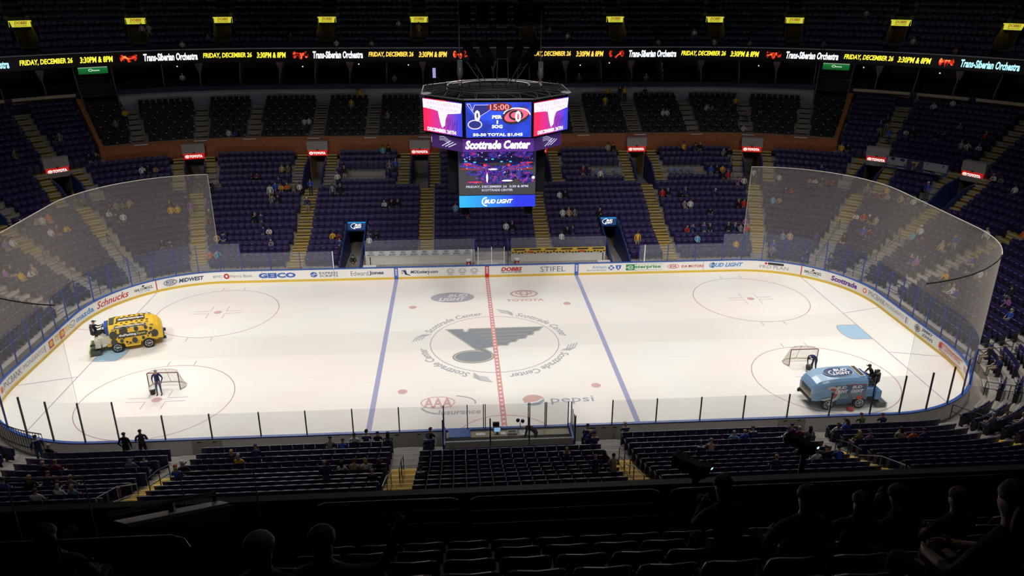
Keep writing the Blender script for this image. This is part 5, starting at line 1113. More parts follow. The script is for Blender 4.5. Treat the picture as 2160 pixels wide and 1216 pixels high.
for q, (dx, dy) in enumerate(((0, -1), (1, 0), (0, 1), (-1, 0))):
    t = Vector((-dy, dx, 0)); 
    def face(off, h): 
        a = Vector((dx, dy, 0))*off-t*h; b = Vector((dx, dy, 0))*off+t*h
        return lambda e=0: (lambda u, v: a+t*u+Vector((dx, dy, 0))*e+Vector((0, 0, v-10.5)))
    F3 = face(3.97, 2.1); m = MB(); f = F3(.0); flat(m, rc(0, 4.2, 14.44, 15.26), f); P3(m, 'name_panel', mat('name_panel_purple', (.05, .02, .12), .4, 0, .55, (.13, .025, .34)))
    m = MB(); f = F3(.02); letter(m, 'Scottrade Center', f, .14, 4.0, 14.6, 15.12, 0, .045, .2); P3(m, 'name_lettering', M_sw)
    F4 = face(4.37, 1.9); m = MB(); f = F4(.0); flat(m, rc(0, 3.8, 15.36, 17.38), f); P3(m, 'score_screen', M_blue_s)
    m = MB(); f = F4(.015); A0 = [(.05, 17.3), (.25, 17.3), (.4, 16.95), (.5, 17.25), (1.6, 17.25), (1.35, 16.9), (1.1, 16.75), (.85, 16.6), (.75, 16.35)]
    flat(m, [(u, v) for u, v in A0], f); flat(m, ell(.52, 16.12, .42, .28, 20), f); P3(m, 'home_emblem', M_lav)
    m = MB(); f = F4(.02); flat(m, shrink(A0, .05), f); flat(m, ell(.52, 16.12, .36, .22, 20), f); P3(m, 'home_emblem_fill', M_dk)
    m = MB(); f = F4(.015); flat(m, [(2.9+.82*math.cos(a)*.98-.12*math.sin(a), 16.62+.45*math.sin(a)+.22*math.cos(a)) for a in [2*PI*i/28 for i in range(28)]], f, 0); f = F4(.02); flat(m, [(2.95+.72*math.cos(a), 16.66+.36*math.sin(a)+.18*math.cos(a)) for a in [2*PI*i/28 for i in range(28)]], f, 1)
    f = F4(.025); ring2(m, 2.9, 16.64, .42, .3, .12, f, 0, 24); ring2(m, 2.95, 16.66, .8, .42, .06, f, 2, 24, 0, 3); P3(m, 'visitor_emblem', [M_bk, M_pk, M_sw])
    m = MB(); f = F4(.03); flat(m, ell(1.95, 17.12, .72, .24, 24), f); P3(m, 'clock_panel', emis('clock_dark_red', (.15, .004, .01), 1))
    m = MB(); f = F4(.04); letter(m, '15:00', f, 1.4, 2.5, 16.95, 17.28, 0, .015); P3(m, 'clock_digits', emis('clock_red', (1, .25, .25), 1.5))
    m = MB(); letter(m, '0', f, .5, .82, 16.3, 16.95, 0, .03); letter(m, '0', f, 2.85, 3.2, 16.25, 16.9, 0, .03); letter(m, 'PER', f, 1.52, 2.1, 16.45, 16.65, 0, .04); letter(m, '1', f, 1.78, 1.86, 16.16, 16.36, 0, .04); letter(m, 'SOG', f, 1.5, 2.12, 15.9, 16.1, 0, .04); letter(m, '50-50 TOTAL $1,045', f, .4, 3.3, 15.42, 15.62, 0, .03); P3(m, 'score_lettering', M_sw)
    if q in (1, 3): continue
    F1 = face(2.48, 2.38); m = MB(); flat(m, rc(0, 4.76, 11.42, 14.25), F1(0)); P3(m, 'video_screen', M_vdk)
    m = MB(); f = F1(.01); flat(m, rc(.02, 4.74, 13.45, 14.22), f); P3(m, 'stage_ceiling', M_vdb)
    m = MB(); f = F1(.02)
    for (cx, cy, rx, ry) in ((.7, 13.95, .55, .22), (2.4, 13.95, .6, .2), (4.0, 13.95, .6, .2), (.8, 13.3, .75, .16), (3.9, 13.3, .8, .2), (1.6, 13.1, .5, .3), (3.2, 13.05, .5, .3), (2.35, 12.95, .8, .35), (2.35, 12.5, 1.2, .4), (1.0, 12.8, .6, .15), (3.9, 12.7, .7, .3), (.9, 12.25, .4, .1), (4.2, 12.45, .55, .35), (1.75, 12.5, .15, .5)): flat(m, ell(cx, cy, rx, ry, 14), f)
    P3(m, 'stage_picture', M_vid)
    m = MB(); f = F1(.025); rr_ = random.Random(3)
    for k in range(230):
        a_ = rr_.random(); side_ = rr_.choice((-1, 1)); band = rr_.random()
        if band < .3: cx, cy = 2.38+side_*rr_.uniform(.1, 2.2), 13.9+rr_.uniform(-.3, .28)
        elif band < .8: r0 = rr_.uniform(.3, 2.2); cx, cy = 2.38+side_*r0, 12.95+r0*.16+rr_.uniform(-.22, .2)
        else: cx, cy = 2.38+rr_.uniform(-1.3, 1.3), 12.6+rr_.uniform(-.2, .3)
        flat(m, ell(cx, cy, rr_.uniform(.015, .05), rr_.uniform(.012, .035), 6), F1(.025+.0001*k), rr_.choice((0, 0, 1, 1, 2, 3)))
    for side_ in (-1, 1):
        for k in range(4): flat(m, [(2.38+side_*.25, 13.05-.02*k), (2.38+side_*(1.9+.1*k), 13.55-.14*k), (2.38+side_*(1.9+.1*k), 13.47-.14*k)], F1(.05+.001*k), 4 if k % 2 else 5)
    P3(m, 'stage_sparkle', [emis('sp_blue', (.08, .12, 1), 1), emis('sp_violet', (.3, .12, .9), 1), emis('sp_red', (.9, .05, .08), 1), emis('sp_white', (.6, .7, 1), 1.2), emis('beam_red', (.45, .02, .04), 1), emis('beam_blue', (.06, .06, .5), 1)])
    m = MB(); f = F1(.03)
    for (cx, cy, rx, ry) in ((.45, 13.55, .1, .04), (1.0, 13.5, .1, .04), (1.7, 13.65, .09, .04), (2.1, 13.68, .09, .04), (2.65, 13.52, .09, .04), (3.2, 13.52, .09, .04)): flat(m, ell(cx, cy, rx, ry, 10), f, 0)
    for (cx, cy, rx, ry) in ((1.75, 12.5, .06, .3), (2.1, 13.05, .3, .05), (3.0, 12.32, .35, .05), (4.62, 12.5, .1, .09)): flat(m, ell(cx, cy, rx, ry, 10), f, 1)
    for (cx, cy, rx, ry) in ((.65, 13.4, .35, .035), (1.6, 13.3, .09, .07), (3.1, 13.3, .09, .07), (4.2, 13.45, .4, .035), (1.0, 12.25, .5, .03)): flat(m, ell(cx, cy, rx, ry, 10), f, 2)
    P3(m, 'stage_lights', [emis('cyan_light', (.1, .6, 1), 1.2), M_sw, M_rd])
    m = MB(); f = F1(.035); letter(m, 'FRIDAY, DECEMBER 26  3:30 & 8PM', f, .45, 4.3, 11.86, 12.03, 0, .02); letter(m, 'SCOTTRADE CENTER', f, 1.4, 3.35, 11.66, 11.8, 0, .02); P3(m, 'video_caption', M_swd)
    m = MB(); 
    F2 = face(2.47, 2.38); f = F2(.0); 
    for k in range(12):
        pass
    m.prism(rc(0, 4.76, 10.64, 11.38), 0, .06, lambda u, v, h: F2(h)(u, v)); o = P3(m, 'advert_strip', lit_grad('blue_strip_%d' % q, (.02, .50, 1.0) if q in (0, 1) else (.01, .03, .85), (.01, .03, .85) if q in (0, 1) else (.02, .5, 1), 0 if q in (0, 2) else 1, 1.0, .05, .75))
    m = MB(); f = F2(.08); letter(m, 'BUD LIGHT', f, 1.55, 3.35, 10.88, 11.15, 0, .035, .35); ring2(m, 1.7, 11.0, .3, .3, .07, f, 0, 20, 1.5, 4.8); P3(m, 'strip_lettering', M_sw)
# four corner wings
M_wing = lit_grad('wing_video', (.95, .01, .10), (.03, .05, .75), 0, 1.1, .1, .95)
for q in range(4):
    rot = Matrix.Rotation(q*PI/2, 3, 'Z'); a = rot @ Vector((-4.47, -1.95, 0)); b = rot @ Vector((-2.02, -4.4, 0)); t = (b-a).normalized(); n = Vector((t.y, -t.x, 0)); L = (b-a).length
    def wf(e, z=0): return lambda u, v: a+t*u+n*(.03+e)+Vector((0, 0, v-10.5))
    m = MB(); flat(m, rc(.1, L-.1, 15.4, 17.35), wf(0)); P3(m, 'wing_screen', M_wing)
    m = MB(); f = wf(.012); flat(m, [(.1, 17.3), (L-.1, 17.3), (L-.2, 16.75), (L*.62, 16.6), (L*.3, 16.75), (.12, 16.8)], f); flat(m, [(1.35, 16.8), (2.3, 16.8), (2.0, 16.3), (1.95, 15.9), (1.7, 15.75), (1.55, 16.1)], f); P3(m, 'white_title', emis('title_white', (1, .85, 1), 2.2))
    m = MB(); f = wf(.015); 
    for k in range(9): stripe(m, [(1.9+.12*k, 15.75+.25*math.sin(k*2.1)), (1.95+.13*k, 16.3-.1*math.cos(k))], .03, f)
    P3(m, 'stage_silhouette', M_bk)
    m = MB(); f = wf(.02); letter(m, 'TRANS-SIBERIAN', f, .2, L-.25, 17.0, 17.24, 0, .02); letter(m, 'ORCHESTRA', f, .35, L-.4, 16.76, 16.94, 0, .02); P3(m, 'title_lettering', emis('title_pink', (.85, .35, .75), 1.2))
    m = MB(); f = wf(.025); letter(m, 'DECEMBER 26TH', f, .45, L-.6, 15.46, 15.68, 0, .035); P3(m, 'wing_lettering', M_sw)
    m = MB(); flat(m, rc(1.3, 2.1, 17.3, 17.36), wf(.014)); P3(m, 'red_tab', M_rd)
    a2 = rot @ Vector((-4.03, -2.1, 0)); b2 = rot @ Vector((-2.15, -3.95, 0)); t2 = (b2-a2).normalized(); n2 = Vector((t2.y, -t2.x, 0)); L2 = (b2-a2).length
    def rf(e): return lambda u, v: a2+t2*u+n2*(.02+e)+Vector((0, 0, v-10.5))
    m = MB(); f = rf(.02)
    for k in range(3): stripe(m, [(1.0+.28*k, 14.6), (1.75+.22*k, 15.0-.06*k)], .05, f); stripe(m, [(.8, 15.15-.1*k), (1.2, 15.15-.1*k+.03), (1.65, 14.98-.1*k)], .025, f)
    P3(m, 'ring_emblem', M_swd)
# open truss on top
m = MB(); zt = 17.55-10.5
o1 = [(-2.0, -4.4), (2.0, -4.4), (4.5, -1.9), (4.5, 1.9), (2.0, 4.4), (-2.0, 4.4), (-4.5, 1.9), (-4.5, -1.9)]
for i in range(8):
    a, b = o1[i], o1[(i+1) % 8]; m.tube([(a[0], a[1], zt), (b[0], b[1], zt)], .05, 5); m.tube([(a[0]*.66, a[1]*.66, zt+.15), (b[0]*.66, b[1]*.66, zt+.15)], .04, 5)
    n_ = 3
    for k in range(n_):
        u = (k+.5)/n_; p = (a[0]+(b[0]-a[0])*u, a[1]+(b[1]-a[1])*u); r_ = (a[0]*.66+(b[0]-a[0])*.66*(k/n_), a[1]*.66+(b[1]-a[1])*.66*(k/n_)); m.tube([(p[0], p[1], zt), (r_[0], r_[1], zt+.15)], .025, 4); m.tube([(p[0], p[1], zt-.1), (p[0]*.9, p[1]*.9, zt+.3)], .02, 4)
P3(m, 'top_truss', mat('truss_grey', (.07, .07, .08), .5, .3))
m = MB()
for r_ in (2.2, 2.95): m.tube([(r_*math.cos(2*PI*i/32), r_*math.sin(2*PI*i/32), zt+.25) for i in range(33)], .04, 5, cap=False)
for i in range(16): a = 2*PI*i/16; m.tube([(2.2*math.cos(a), 2.2*math.sin(a), zt+.25), (2.2*math.cos(a), 2.2*math.sin(a), zt-.1)], .03, 4)
P3(m, 'ring_truss', mat('ring_truss_dark', (.04, .04, .06), .5, .3))
m = MB()
for sx in (-1, 1): m.box((sx*4.2, -2.1, 17.62-10.5), (.35, .5, .08), rot=Matrix.Rotation(sx*.78, 3, 'Z'))
P3(m, 'corner_plate', mat('plate_pale', (.5, .48, .5), .5))
# hoists, cables and hanging speakers
def hung(name, label, cat, loc, parts, group=None):
    r = thing(name, label, cat, loc, 0, group)
    for nm, mm, fn in parts: p = MB(); fn(p); p.obj(nm, mm, r)
    return r
M_mot = mat('hoist_grey', (.10, .11, .11), .5, .2)
for x, z, nm in ((-2.05, 18.35, 'left'), (2.97, 18.25, 'right')):
    hung('chain_hoist', 'grey chain hoist hanging above the %s side of the scoreboard' % nm, 'hoist', (x, 0, z), [('motor', M_mot, lambda p: (p.ball((0, 0, .25), (.2, .2, .42), 10, 8), p.box((0, 0, .7), (.3, .25, .5)))), ('cable', M_mot, lambda p: p.tube([(0, 0, .8), (0, 0, 9)], .03, 5)), ('hook', mat('hook_red', (.25, .1, .05), .5), lambda p: p.tube([(0, 0, -.15), (.1, 0, -.25), (.1, 0, -.42), (0, 0, -.5), (-.1, 0, -.42), (-.1, 0, -.25), (0, 0, -.15), (0, 0, 0)], .03, 6)), ('chain', M_mot, lambda p: p.tube([(0, 0, -.5), (0, 0, -.95)], .02, 5))])
M_spk = mat('speaker_black', (.003, .003, .003), .9, spec=.05); M_edge = mat('speaker_edge', (.045, .045, .045), .6)
for k, x in enumerate((-1.7, -.6, .55, 1.7, 2.8)):
    def prt(p, x=x): 
        for j in range(4): p.box((0, 0, 2.45+.28*j+.5), (.72, .7, .26))
    def prt2(p, x=x):
        for j in range(5):
            tt = j/4; p.box((-(x-.55)*.08*(4-j), -.1*(4-j), .3+.28*j+.3), (.60, .7, .26), rot=Matrix.Rotation(-.12*(4-j), 3, 'X'))
    hung('line_array_speaker', 'black hanging speaker column above the scoreboard, %s of five from left' % ORD[k+1], 'speaker', (x, .5, 18.6), [('upper_cabinets', M_spk, prt), ('lower_cabinets', M_spk, prt2), ('frame', M_edge, lambda p: (p.box((0, -.38, 2.62), (.7, .03, .07)), p.box((0, -.38, 4.1), (.7, .03, .04)), p.tube([(0, 0, 4), (0, 0, 8)], .02, 5)))], 'hanging speaker columns')
hung('access_ladder', 'thin steel ladder frame hanging above the middle of the scoreboard', 'ladder', (.55, -.3, 17.8), [('rail', M_edge, lambda p: p.tube([(-.35, 0, 0), (-.28, 0, 1.65)], .03, 5)), ('rail', M_edge, lambda p: p.tube([(.4, 0, 0), (.33, 0, 1.65)], .03, 5)), ('rung', M_edge, lambda p: (p.tube([(-.3, 0, .45), (.38, 0, .45)], .025, 5), p.tube([(-.28, 0, 1.6), (.33, 0, 1.6)], .03, 5)))])
for sx, nm in ((-1, 'left'), (1, 'right')):
    hung('truss_arm', 'dark diagonal truss arm on the %s above the scoreboard' % nm, 'truss', (.3+sx*1.0, 0, 17.9), [('chord', M_edge, lambda p: p.tube([(0, 0, 0), (sx*.95, 0, 1.35)], .035, 5)), ('chord', M_edge, lambda p: p.tube([(-sx*.3, 0, 0), (sx*.4, 0, 1.2)], .03, 5)), ('brace', M_edge, lambda p: p.tube([(sx*.2, 0, .3), (sx*.25, 0, .9), (sx*.7, 0, 1.0)], .02, 4))])

# ------------------------------------------------------------------ ice resurfacers
def loft(mb, secs, mi=0):
    n = None; vs = []
    for (x, hw, zb, zs, h2, zt) in secs:
        r = [(-hw*.96, zb), (-hw, (zb+zs)/2), (-hw, zs), (-(hw+h2)/2-.03, zs+(zt-zs)*.55), (-h2, zt), (0, zt+.03), (h2, zt), ((hw+h2)/2+.03, zs+(zt-zs)*.55), (hw, zs), (hw, (zb+zs)/2), (hw*.96, zb)]
        n = len(r); vs += [(x, y, z) for y, z in r]
    fs = [(i*n+k, i*n+(k+1) % n, (i+1)*n+(k+1) % n, (i+1)*n+k) for i in range(len(secs)-1) for k in range(n)]
    return mb.add(vs, fs+[tuple(range(n)), tuple((len(secs)-1)*n+k for k in range(n))[::-1]], mi)
def resurfacer(label, loc, rz, M_body, M_low, M_rear, green):
    r = thing('ice_resurfacer', label, 'ice resurfacer', loc, rz)
    m = MB(); loft(m, [(-1.35, 1.0, .62, 1.66, .76, 1.95), (-.6, 1.0, .62, 1.68, .76, 1.97), (.4, 1.0, .62, 1.68, .76, 1.96), (1.05, 1.0, .62, 1.64, .75, 1.90), (1.45, .98, .62, 1.56, .72, 1.80), (1.72, .95, .6, 1.42, .68, 1.63), (1.88, .90, .58, 1.26, .62, 1.42), (1.95, .85, .58, 1.1, .56, 1.2)]); b = m.obj('body_shell', M_body, r, smooth=False)
    m = MB()
    for sy in (-1, 1):        # lower skirt with wheel arches
        pr = [(-.42, .36), (.42, .36), (.48, .64), (.7, .9), (1.2, .9), (1.42, .64), (1.9, .6), (1.9, .8), (-1.35, .8), (-1.35, .64), (-1.32, .75), (-1.1, .92), (-.7, .92), (-.5, .75)]
        m.prism([(-.46, .34), (.46, .34), (.52, .66), (-.52, .66)], sy*.9, sy*.99, lambda u, v, h: (u, h, v))
    m.box((.0, 0, .55), (3.2, 1.5, .25)); m.obj('lower_skirt', M_low, r)
    m = MB(); m.box((1.96, 0, .55), (.12, 1.6, .14)); m.box((2.02, -.7, .5), (.2, .1, .2)); m.box((2.02, .7, .5), (.2, .1, .2)); m.obj('front_bumper', M_black, r)
    for x in (-.98, .98):
        for sy in (-1, 1):
            w_ = MB(); w_.disc((x, sy*.88, .37), (0, 1, 0), .37, .24, 24); wo = w_.obj('wheel', M_rub, r)
            h_ = MB(); h_.disc((x, sy*1.005, .37), (0, 1, 0), .24, .02, 20); ho = h_.obj('hub', M_black, wo)
            h_ = MB()
            for k in range(7): a = 2*PI*k/7; h_.tube([(x, sy*1.02, .37), (x+.22*math.cos(a), sy*1.02, .37+.22*math.sin(a))], .02, 4)
            ring2(h_, x, .37, .25, .25, .035, lambda u, v: (u, sy*1.022, v), 0, 24); h_.obj('rim', M_steel, wo)
    m = MB(); m.box((-1.7, 0, .95), (.75, 1.7, .5)); m.box((-2.15, .0, .8), (.35, 1.9, .55)); m.obj('operator_deck', M_rear, r)
    m = MB(); m.box((-1.48, 0, 1.55), (.25, 1.2, .6), rot=Matrix.Rotation(-.15, 3, 'Y')); m.obj('dash_console', mat('console_blue', (.02, .07, .32), .5), r)
    m = MB(); m.tube([(-1.62+.05, .0, 1.62), (-1.75, 0, 1.7)], .03, 6); m.tube([(-1.76+.08*math.sin(2*PI*k/16), .22*math.cos(2*PI*k/16), 1.72+.2*math.sin(2*PI*k/16)) for k in range(17)], .02, 6, cap=False); m.obj('steering_wheel', M_black, r)
    m = MB(); m.box((-2.2, 0, 1.3), (.5, .5, .14)); m.box((-2.45, 0, 1.6), (.14, .5, .6)); m.obj('driver_seat', M_black, r)
    m = MB(); m.box((-2.35, 0, .22), (.62, 2.1, .24)); m.box((-2.2, 0, .45), (.3, 1.5, .3)); m.obj('conditioner', mat('conditioner_grey', (.07, .08, .065), .5), r)
    m = MB(); m.box((-2.7, 0, .2), (.08, 2.15, .3)); m.obj('rear_towel_bar', mat('lime_edge', (.30, .42, .06), .6) if green else M_lgrey, r)
    m = MB(); m.box((-2.45, -1.0, .82), (.3, .2, .08)) ; m.obj('side_arm', M_black, r)
    return r
M_zy = mat('resurfacer_yellow', (.80, .50, .025), .35); M_zk = mat('resurfacer_spot', (.035, .035, .025), .35)
zy = resurfacer('yellow ice resurfacer covered in black spots, driving near the left goal crease', (-25.3, 1.35, 0), .35, M_zy, M_zy, mat('rear_panel_beige', (.55, .52, .42), .5), True)
zm = MB(); r2 = random.Random(5)
for sy in (-1, 1):
    fn = lambda u, v, sy=sy: (u, sy*1.006, .6+(v-.6)*1.3)
    for (x, z, rr) in ((-.45, 1.32, .26), (.35, 1.35, .14), (-1.1, 1.15, .25), (-1.12, .75, .2), (.15, .72, .17), (.95, 1.35, .11), (1.25, 1.25, .09), (.7, .78, .1), (-.65, .78, .11), (-.35, .68, .07), (1.45, .95, .22), (1.1, .98, .08), (-.9, 1.38, .06), (1.2, 1.05, .06), (-.7, 1.2, .05), (-.72, 1.0, .05), (.98, 1.1, .06), (1.0, .85, .05), (-.5, .9, .05), (-.15, .6, .06), (1.28, .8, .05)):
        flat(zm, ell(x, z, rr*1.02, rr*.98, 18), fn)
    for k in range(11): x = -1.1+.24*k+r2.uniform(-.05, .05); flat(zm, ell(x, .12+.75*(k % 2)*.95, .1+.03*(k % 3), .1, 12), lambda u, v, sy=sy: (u, sy*(1.045-.24*v), 1.71+.27*v))
for k in range(16): flat(zm, ell(-1.15+.16*k, (.55 if k % 2 else -.55)+.08*math.sin(k), .09, .08, 10), lambda u, v: (u, v, 1.995-.02*max(0, u)))
zm.obj('black_spots', M_zk, zy)
for sy in (-1, 1):
    dirn = 1 if sy < 0 else -1
    m = MB(); flat(m, [(-1.0+.15, .93), (.95, .93), (.95, 1.2), (-.85, 1.2)], lambda u, v: (u, sy*1.012, .6+(v-.6)*1.3)); m.obj('sign_panel', mat('sign_dark_brown', (.03, .025, .015), .4), zy)
    m = MB(); fn = lambda u, v: (dirn*u, sy*1.02, .6+(v-.6)*1.3); letter(m, 'theParking', fn, -.78 if dirn > 0 else -.9, .3, .98, 1.16, 0, .045); m.obj('sign_lettering', M_wpost, zy)
    m = MB(); letter(m, 'Spot', fn, .33, .88, .98, 1.16, 0, .02); m.obj('sign_lettering', mat('lime_letters', (.55, .55, .12), .5), zy)
    m = MB(); fs_ = lambda u, v: (dirn*u, sy*(1.05-.24*v), 1.715+.27*v); flat(m, [(-1.0, .22), (1.0, .22), (1.0, .62), (-1.0, .62)], fs_); m.obj('sign_panel', M_zk, zy)
    m = MB(); fs_ = lambda u, v: (dirn*u, sy*(1.085-.24*v), 1.75+.27*v); letter(m, 'theParkingSpot', fs_, -.9, .9, .28, .58, 0, .04); m.obj('sign_lettering', M_wpost, zy)
    m = MB(); fn = lambda u, v: (dirn*u, sy*1.0, v); letter(m, 'WE HAVE AIRPORT', fn, -.4, .45, .60, .68, 0, .02); letter(m, 'PARKING COVERED', fn, -.38, .42, .48, .56, 0, .02); m.obj('small_lettering', M_zk, zy)
m = MB(); flat(m, rc(-.85, .95, -.35, .35), lambda u, v: (u, v, 2.0-.02*max(0, u))); m.obj('roof_panel', M_zk, zy); m = MB(); letter(m, 'theParkingSpot', lambda u, v: (u, v, 2.01-.02*max(0, u)), -.75, .9, -.2, .2, 0, .04); m.obj('roof_lettering', M_wpost, zy)
m = MB(); flat(m, rc(-1.3, -.98, -.6, .6), lambda u, v: (u, v, 2.0)); m.obj('hatch', mat('hatch_dark', (.08, .08, .06), .3), zy)
# blue one
M_zb = mat('resurfacer_ice_blue', (.20, .36, .58), .25)
zb = resurfacer('light blue ice resurfacer with oval beer logo on its roof, near the right goal net', (20.35, -9.6, 0), PI+.03, M_zb, mat('skirt_navy', (.05, .10, .2), .4), mat('rear_blue', (.10, .25, .50), .4), False)
for sy in (-1, 1):
    dirn = 1 if sy < 0 else -1; f = lambda u, v, e=0: (u, sy*(1.006+e), .6+(v-.6)*1.3)
    m = MB(); flat(m, [(-1.3, .68), (.6, .68), (.9, 1.0), (.75, 1.38), (-1.3, 1.4)], lambda u, v: f(u, v)); m.obj('side_photo_print', mottled_p if False else mat('side_print_slate', (.10, .16, .22), .35, noise=.6, scale=2.2), zb)
    m = MB(); flat(m, [(-1.25, 1.0), (-.45, 1.0), (-.5, 1.36), (-1.25, 1.38)], lambda u, v: f(u, v, .006)); flat(m, [(-.35, .98), (.5, .98), (.6, 1.36), (-.35, 1.36)], lambda u, v: f(u, v, .006)); m.obj('side_print_blue', mat('print_blue', (.03, .10, .28), .35), zb)
    m = MB(); flat(m, ell(-.95, .72, .22, .1, 12), lambda u, v: f(u, v, .008)); flat(m, rc(-1.2, -.1, 1.38, 1.41), lambda u, v: f(u, v, .008)); m.obj('side_print_red', mat('print_red', (.5, .06, .03), .35), zb)
    m = MB(); ring2(m, .95, .95, .62, .42, .16, lambda u, v: f(u, v, .008), 0, 20, 1.2, 4.4); flat(m, [(.7, .7), (1.3, .62), (1.5, .7), (.9, .8)], lambda u, v: f(u, v, .009)); m.obj('silver_swoosh', mat('print_silver', (.5, .55, .6), .3), zb)
    m = MB(); ring2(m, .85, 1.0, .35, .25, .1, lambda u, v: f(u, v, .011), 0, 20, 1.2, 4.4); m.obj('red_swoosh', mat('print_red', (.5, .06, .03), .35), zb)
    m = MB()
    g = lambda u, v: f(dirn*u, v, .014)
    for x0 in ((.35, 1.2), (-.62, .25)) if dirn < 0 else ((-1.2, -.45), (-.35, .5)):
        letter(m, 'BUD', g, x0[0]-.0, x0[0]+.62, 1.2, 1.36, 0, .04, .3); letter(m, 'LIGHT', g, x0[0]-.05, x0[0]+.75, .98, 1.16, 0, .04, .3)
    m.obj('side_lettering', M_wpost, zb)
rf = lambda e: (lambda u, v: (u, v, 2.0+e-.028*max(0, u-.2)-.06*max(0, u-1.1)))
m = MB(); flat(m, ell(.12, 0, .95, .60, 36), rf(.0)); m.obj('roof_oval', mat('oval_rim_silver', (.5, .55, .62), .3), zb)
m = MB(); flat(m, ell(.12, 0, .9, .55, 36), rf(.008)); m.obj('roof_oval', mat('oval_blue', (.02, .06, .20), .3), zb)
m = MB(); g = lambda u, v: rf(.016)(-u, -v); letter(m, 'BUD', g, -.35, .55, .04, .38, 0, .04, .3); letter(m, 'LIGHT', g, -.55, .62, -.36, -.02, 0, .04, .3); ring2(m, -.45, -.1, .3, .3, .08, g, 0, 20, 1.6, 4.6); m.obj('roof_lettering', M_wpost, zb)
m = MB(); flat(m, rc(-1.3, -.95, -.68, .68), rf(.012)); m.obj('hatch_frame', M_wpost, zb); m = MB(); flat(m, rc(-1.24, -1.0, -.62, .62), rf(.02)); m.obj('hatch', mat('hatch_dark', (.08, .08, .06), .3), zb)
m = MB(); m.box((1.935, 0, .95), (.06, 1.35, .55), rot=Matrix.Rotation(-.1, 3, 'Y')); m.obj('front_grille', mat('grille_cream', (.6, .6, .52), .4), zb)
m = MB(); [m.box((1.975, 0, .76+.1*k), (.03, 1.2, .03)) for k in range(5)]; m.obj('grille_slat', M_black, zb)
small('red_broom_head', 'small red edger wheel beside the blue resurfacer near its rear wheel', 'edger', (20.75, -10.75, 0), [('wheel', mat('edger_red', (.45, .04, .04), .5), lambda p: p.disc((0, 0, .13), (0, .3, 1), .2, .2, 14)), ('bracket', M_black, lambda p: p.box((0, .25, .35), (.08, .5, .08)))])
# drivers
def J_drive():
    J = J_sit(0)
    for k, sg in (('L', -1), ('R', 1)): J['el'+k] = (sg*.24, -.26, .86); J['wr'+k] = (sg*.16, -.50, .93); J['an'+k] = (sg*.13, -.70, .12)
    return J
person_proto('drive', J_drive())
def onz(z, x, y, zz): return z.matrix_basis @ Vector((x, y, zz)) if False else Vector(z.location)+Matrix.Rotation(z.rotation_euler.z, 3, 'Z') @ Vector((x, y, zz))
person('drive', onz(zy, -2.28, 0, .85), .35+PI/2, 'driver in black jacket and dark cap sitting on the yellow resurfacer', 'k', M_pant[1], cap=M_black)
person('drive', onz(zb, -2.28, .35, .82), PI+.03+PI/2, 'driver in dark clothes on the blue resurfacer, nearer the goal net', 'k', M_pant[1], cap=M_black)
person('s1', onz(zb, -2.55, -.45, .85), PI+.03+PI/2, 'rider in black crouching at the rear corner of the blue resurfacer', 'k', M_pant[1], cap=M_black)
# goals
def goal(label, x, y, rz):
    r = thing('goal_net', label, 'goal', (x, y, 0), rz); M_gp = mat('goal_pipe_dark_red', (.13, .02, .02), .4)
    m = MB(); m.tube([(-.93, 0, 0), (-.93, 0, 1.18), (-.90, 0, 1.22), (.90, 0, 1.22), (.93, 0, 1.18), (.93, 0, 0)], .03, 8); m.obj('front_frame', M_gp, r)
    base = [(-.93, 0), (-1.12, .35), (-1.08, .75), (-.7, 1.0), (0, 1.08), (.7, 1.0), (1.08, .75), (1.12, .35), (.93, 0)]; m = MB(); m.tube([(a, b, .04) for a, b in base], .035, 6); m.obj('base_frame', mat('goal_base_white', (.55, .58, .45), .5), r)
    top = [(-.93, 0), (-.8, .35), (-.4, .52), (0, .55), (.4, .52), (.8, .35), (.93, 0)]; m = MB(); m.tube([(a, b, 1.2) for a, b in top], .018, 6); m.tube([(0, .55, 1.2), (0, 1.08, .04)], .02, 6); m.obj('top_frame', mat('goal_base_white', (.55, .58, .45), .5), r)
    m = MB(); N_ = 16
    def pt(P_, t): t *= len(P_)-1; i = min(int(t), len(P_)-2); f = t-i; return (P_[i][0]+(P_[i+1][0]-P_[i][0])*f, P_[i][1]+(P_[i+1][1]-P_[i][1])*f)
    for k in range(N_+1): a, b = pt(top, k/N_), pt(base, k/N_); m.tube([(a[0], a[1], 1.2), (b[0], b[1], .04)], .005, 3, cap=False)
    for j in range(1, 8): h = j/8; m.tube([(pt(top, k/N_)[0]*(1-h)+pt(base, k/N_)[0]*h, pt(top, k/N_)[1]*(1-h)+pt(base, k/N_)[1]*h, 1.2-1.16*h) for k in range(N_+1)], .005, 3, cap=False)
    for k in range(1, 8): a = -.93+.232*k; m.tube([(a, 0, 1.22), (a*.9, .53-.3*abs(a)**3, 1.2)], .005, 3, cap=False)
    m.obj('netting', mat('goal_twine', (.72, .72, .66), .7), r)
    m = MB(); n_ = 12; vs = []
    for k in range(n_+1): a, b = pt(top, k/n_), pt(base, k/n_); vs += [(a[0], a[1], 1.2), (b[0], b[1], .04)]
    m.add(vs, [(2*k, 2*k+2, 2*k+3, 2*k+1) for k in range(n_)]); m.obj('fine_mesh', sheer('goal_fine_mesh', (.7, .7, .62), .28) if 'goal_fine_mesh' not in MATS else MATS['goal_fine_mesh'], r)
goal('hockey goal on the left with dark pipes, a man standing in front of it', -20.92, -5.5, 0); goal('hockey goal on the right, left of the blue resurfacer, a man bending over it', 20.32, -4.95, 0)
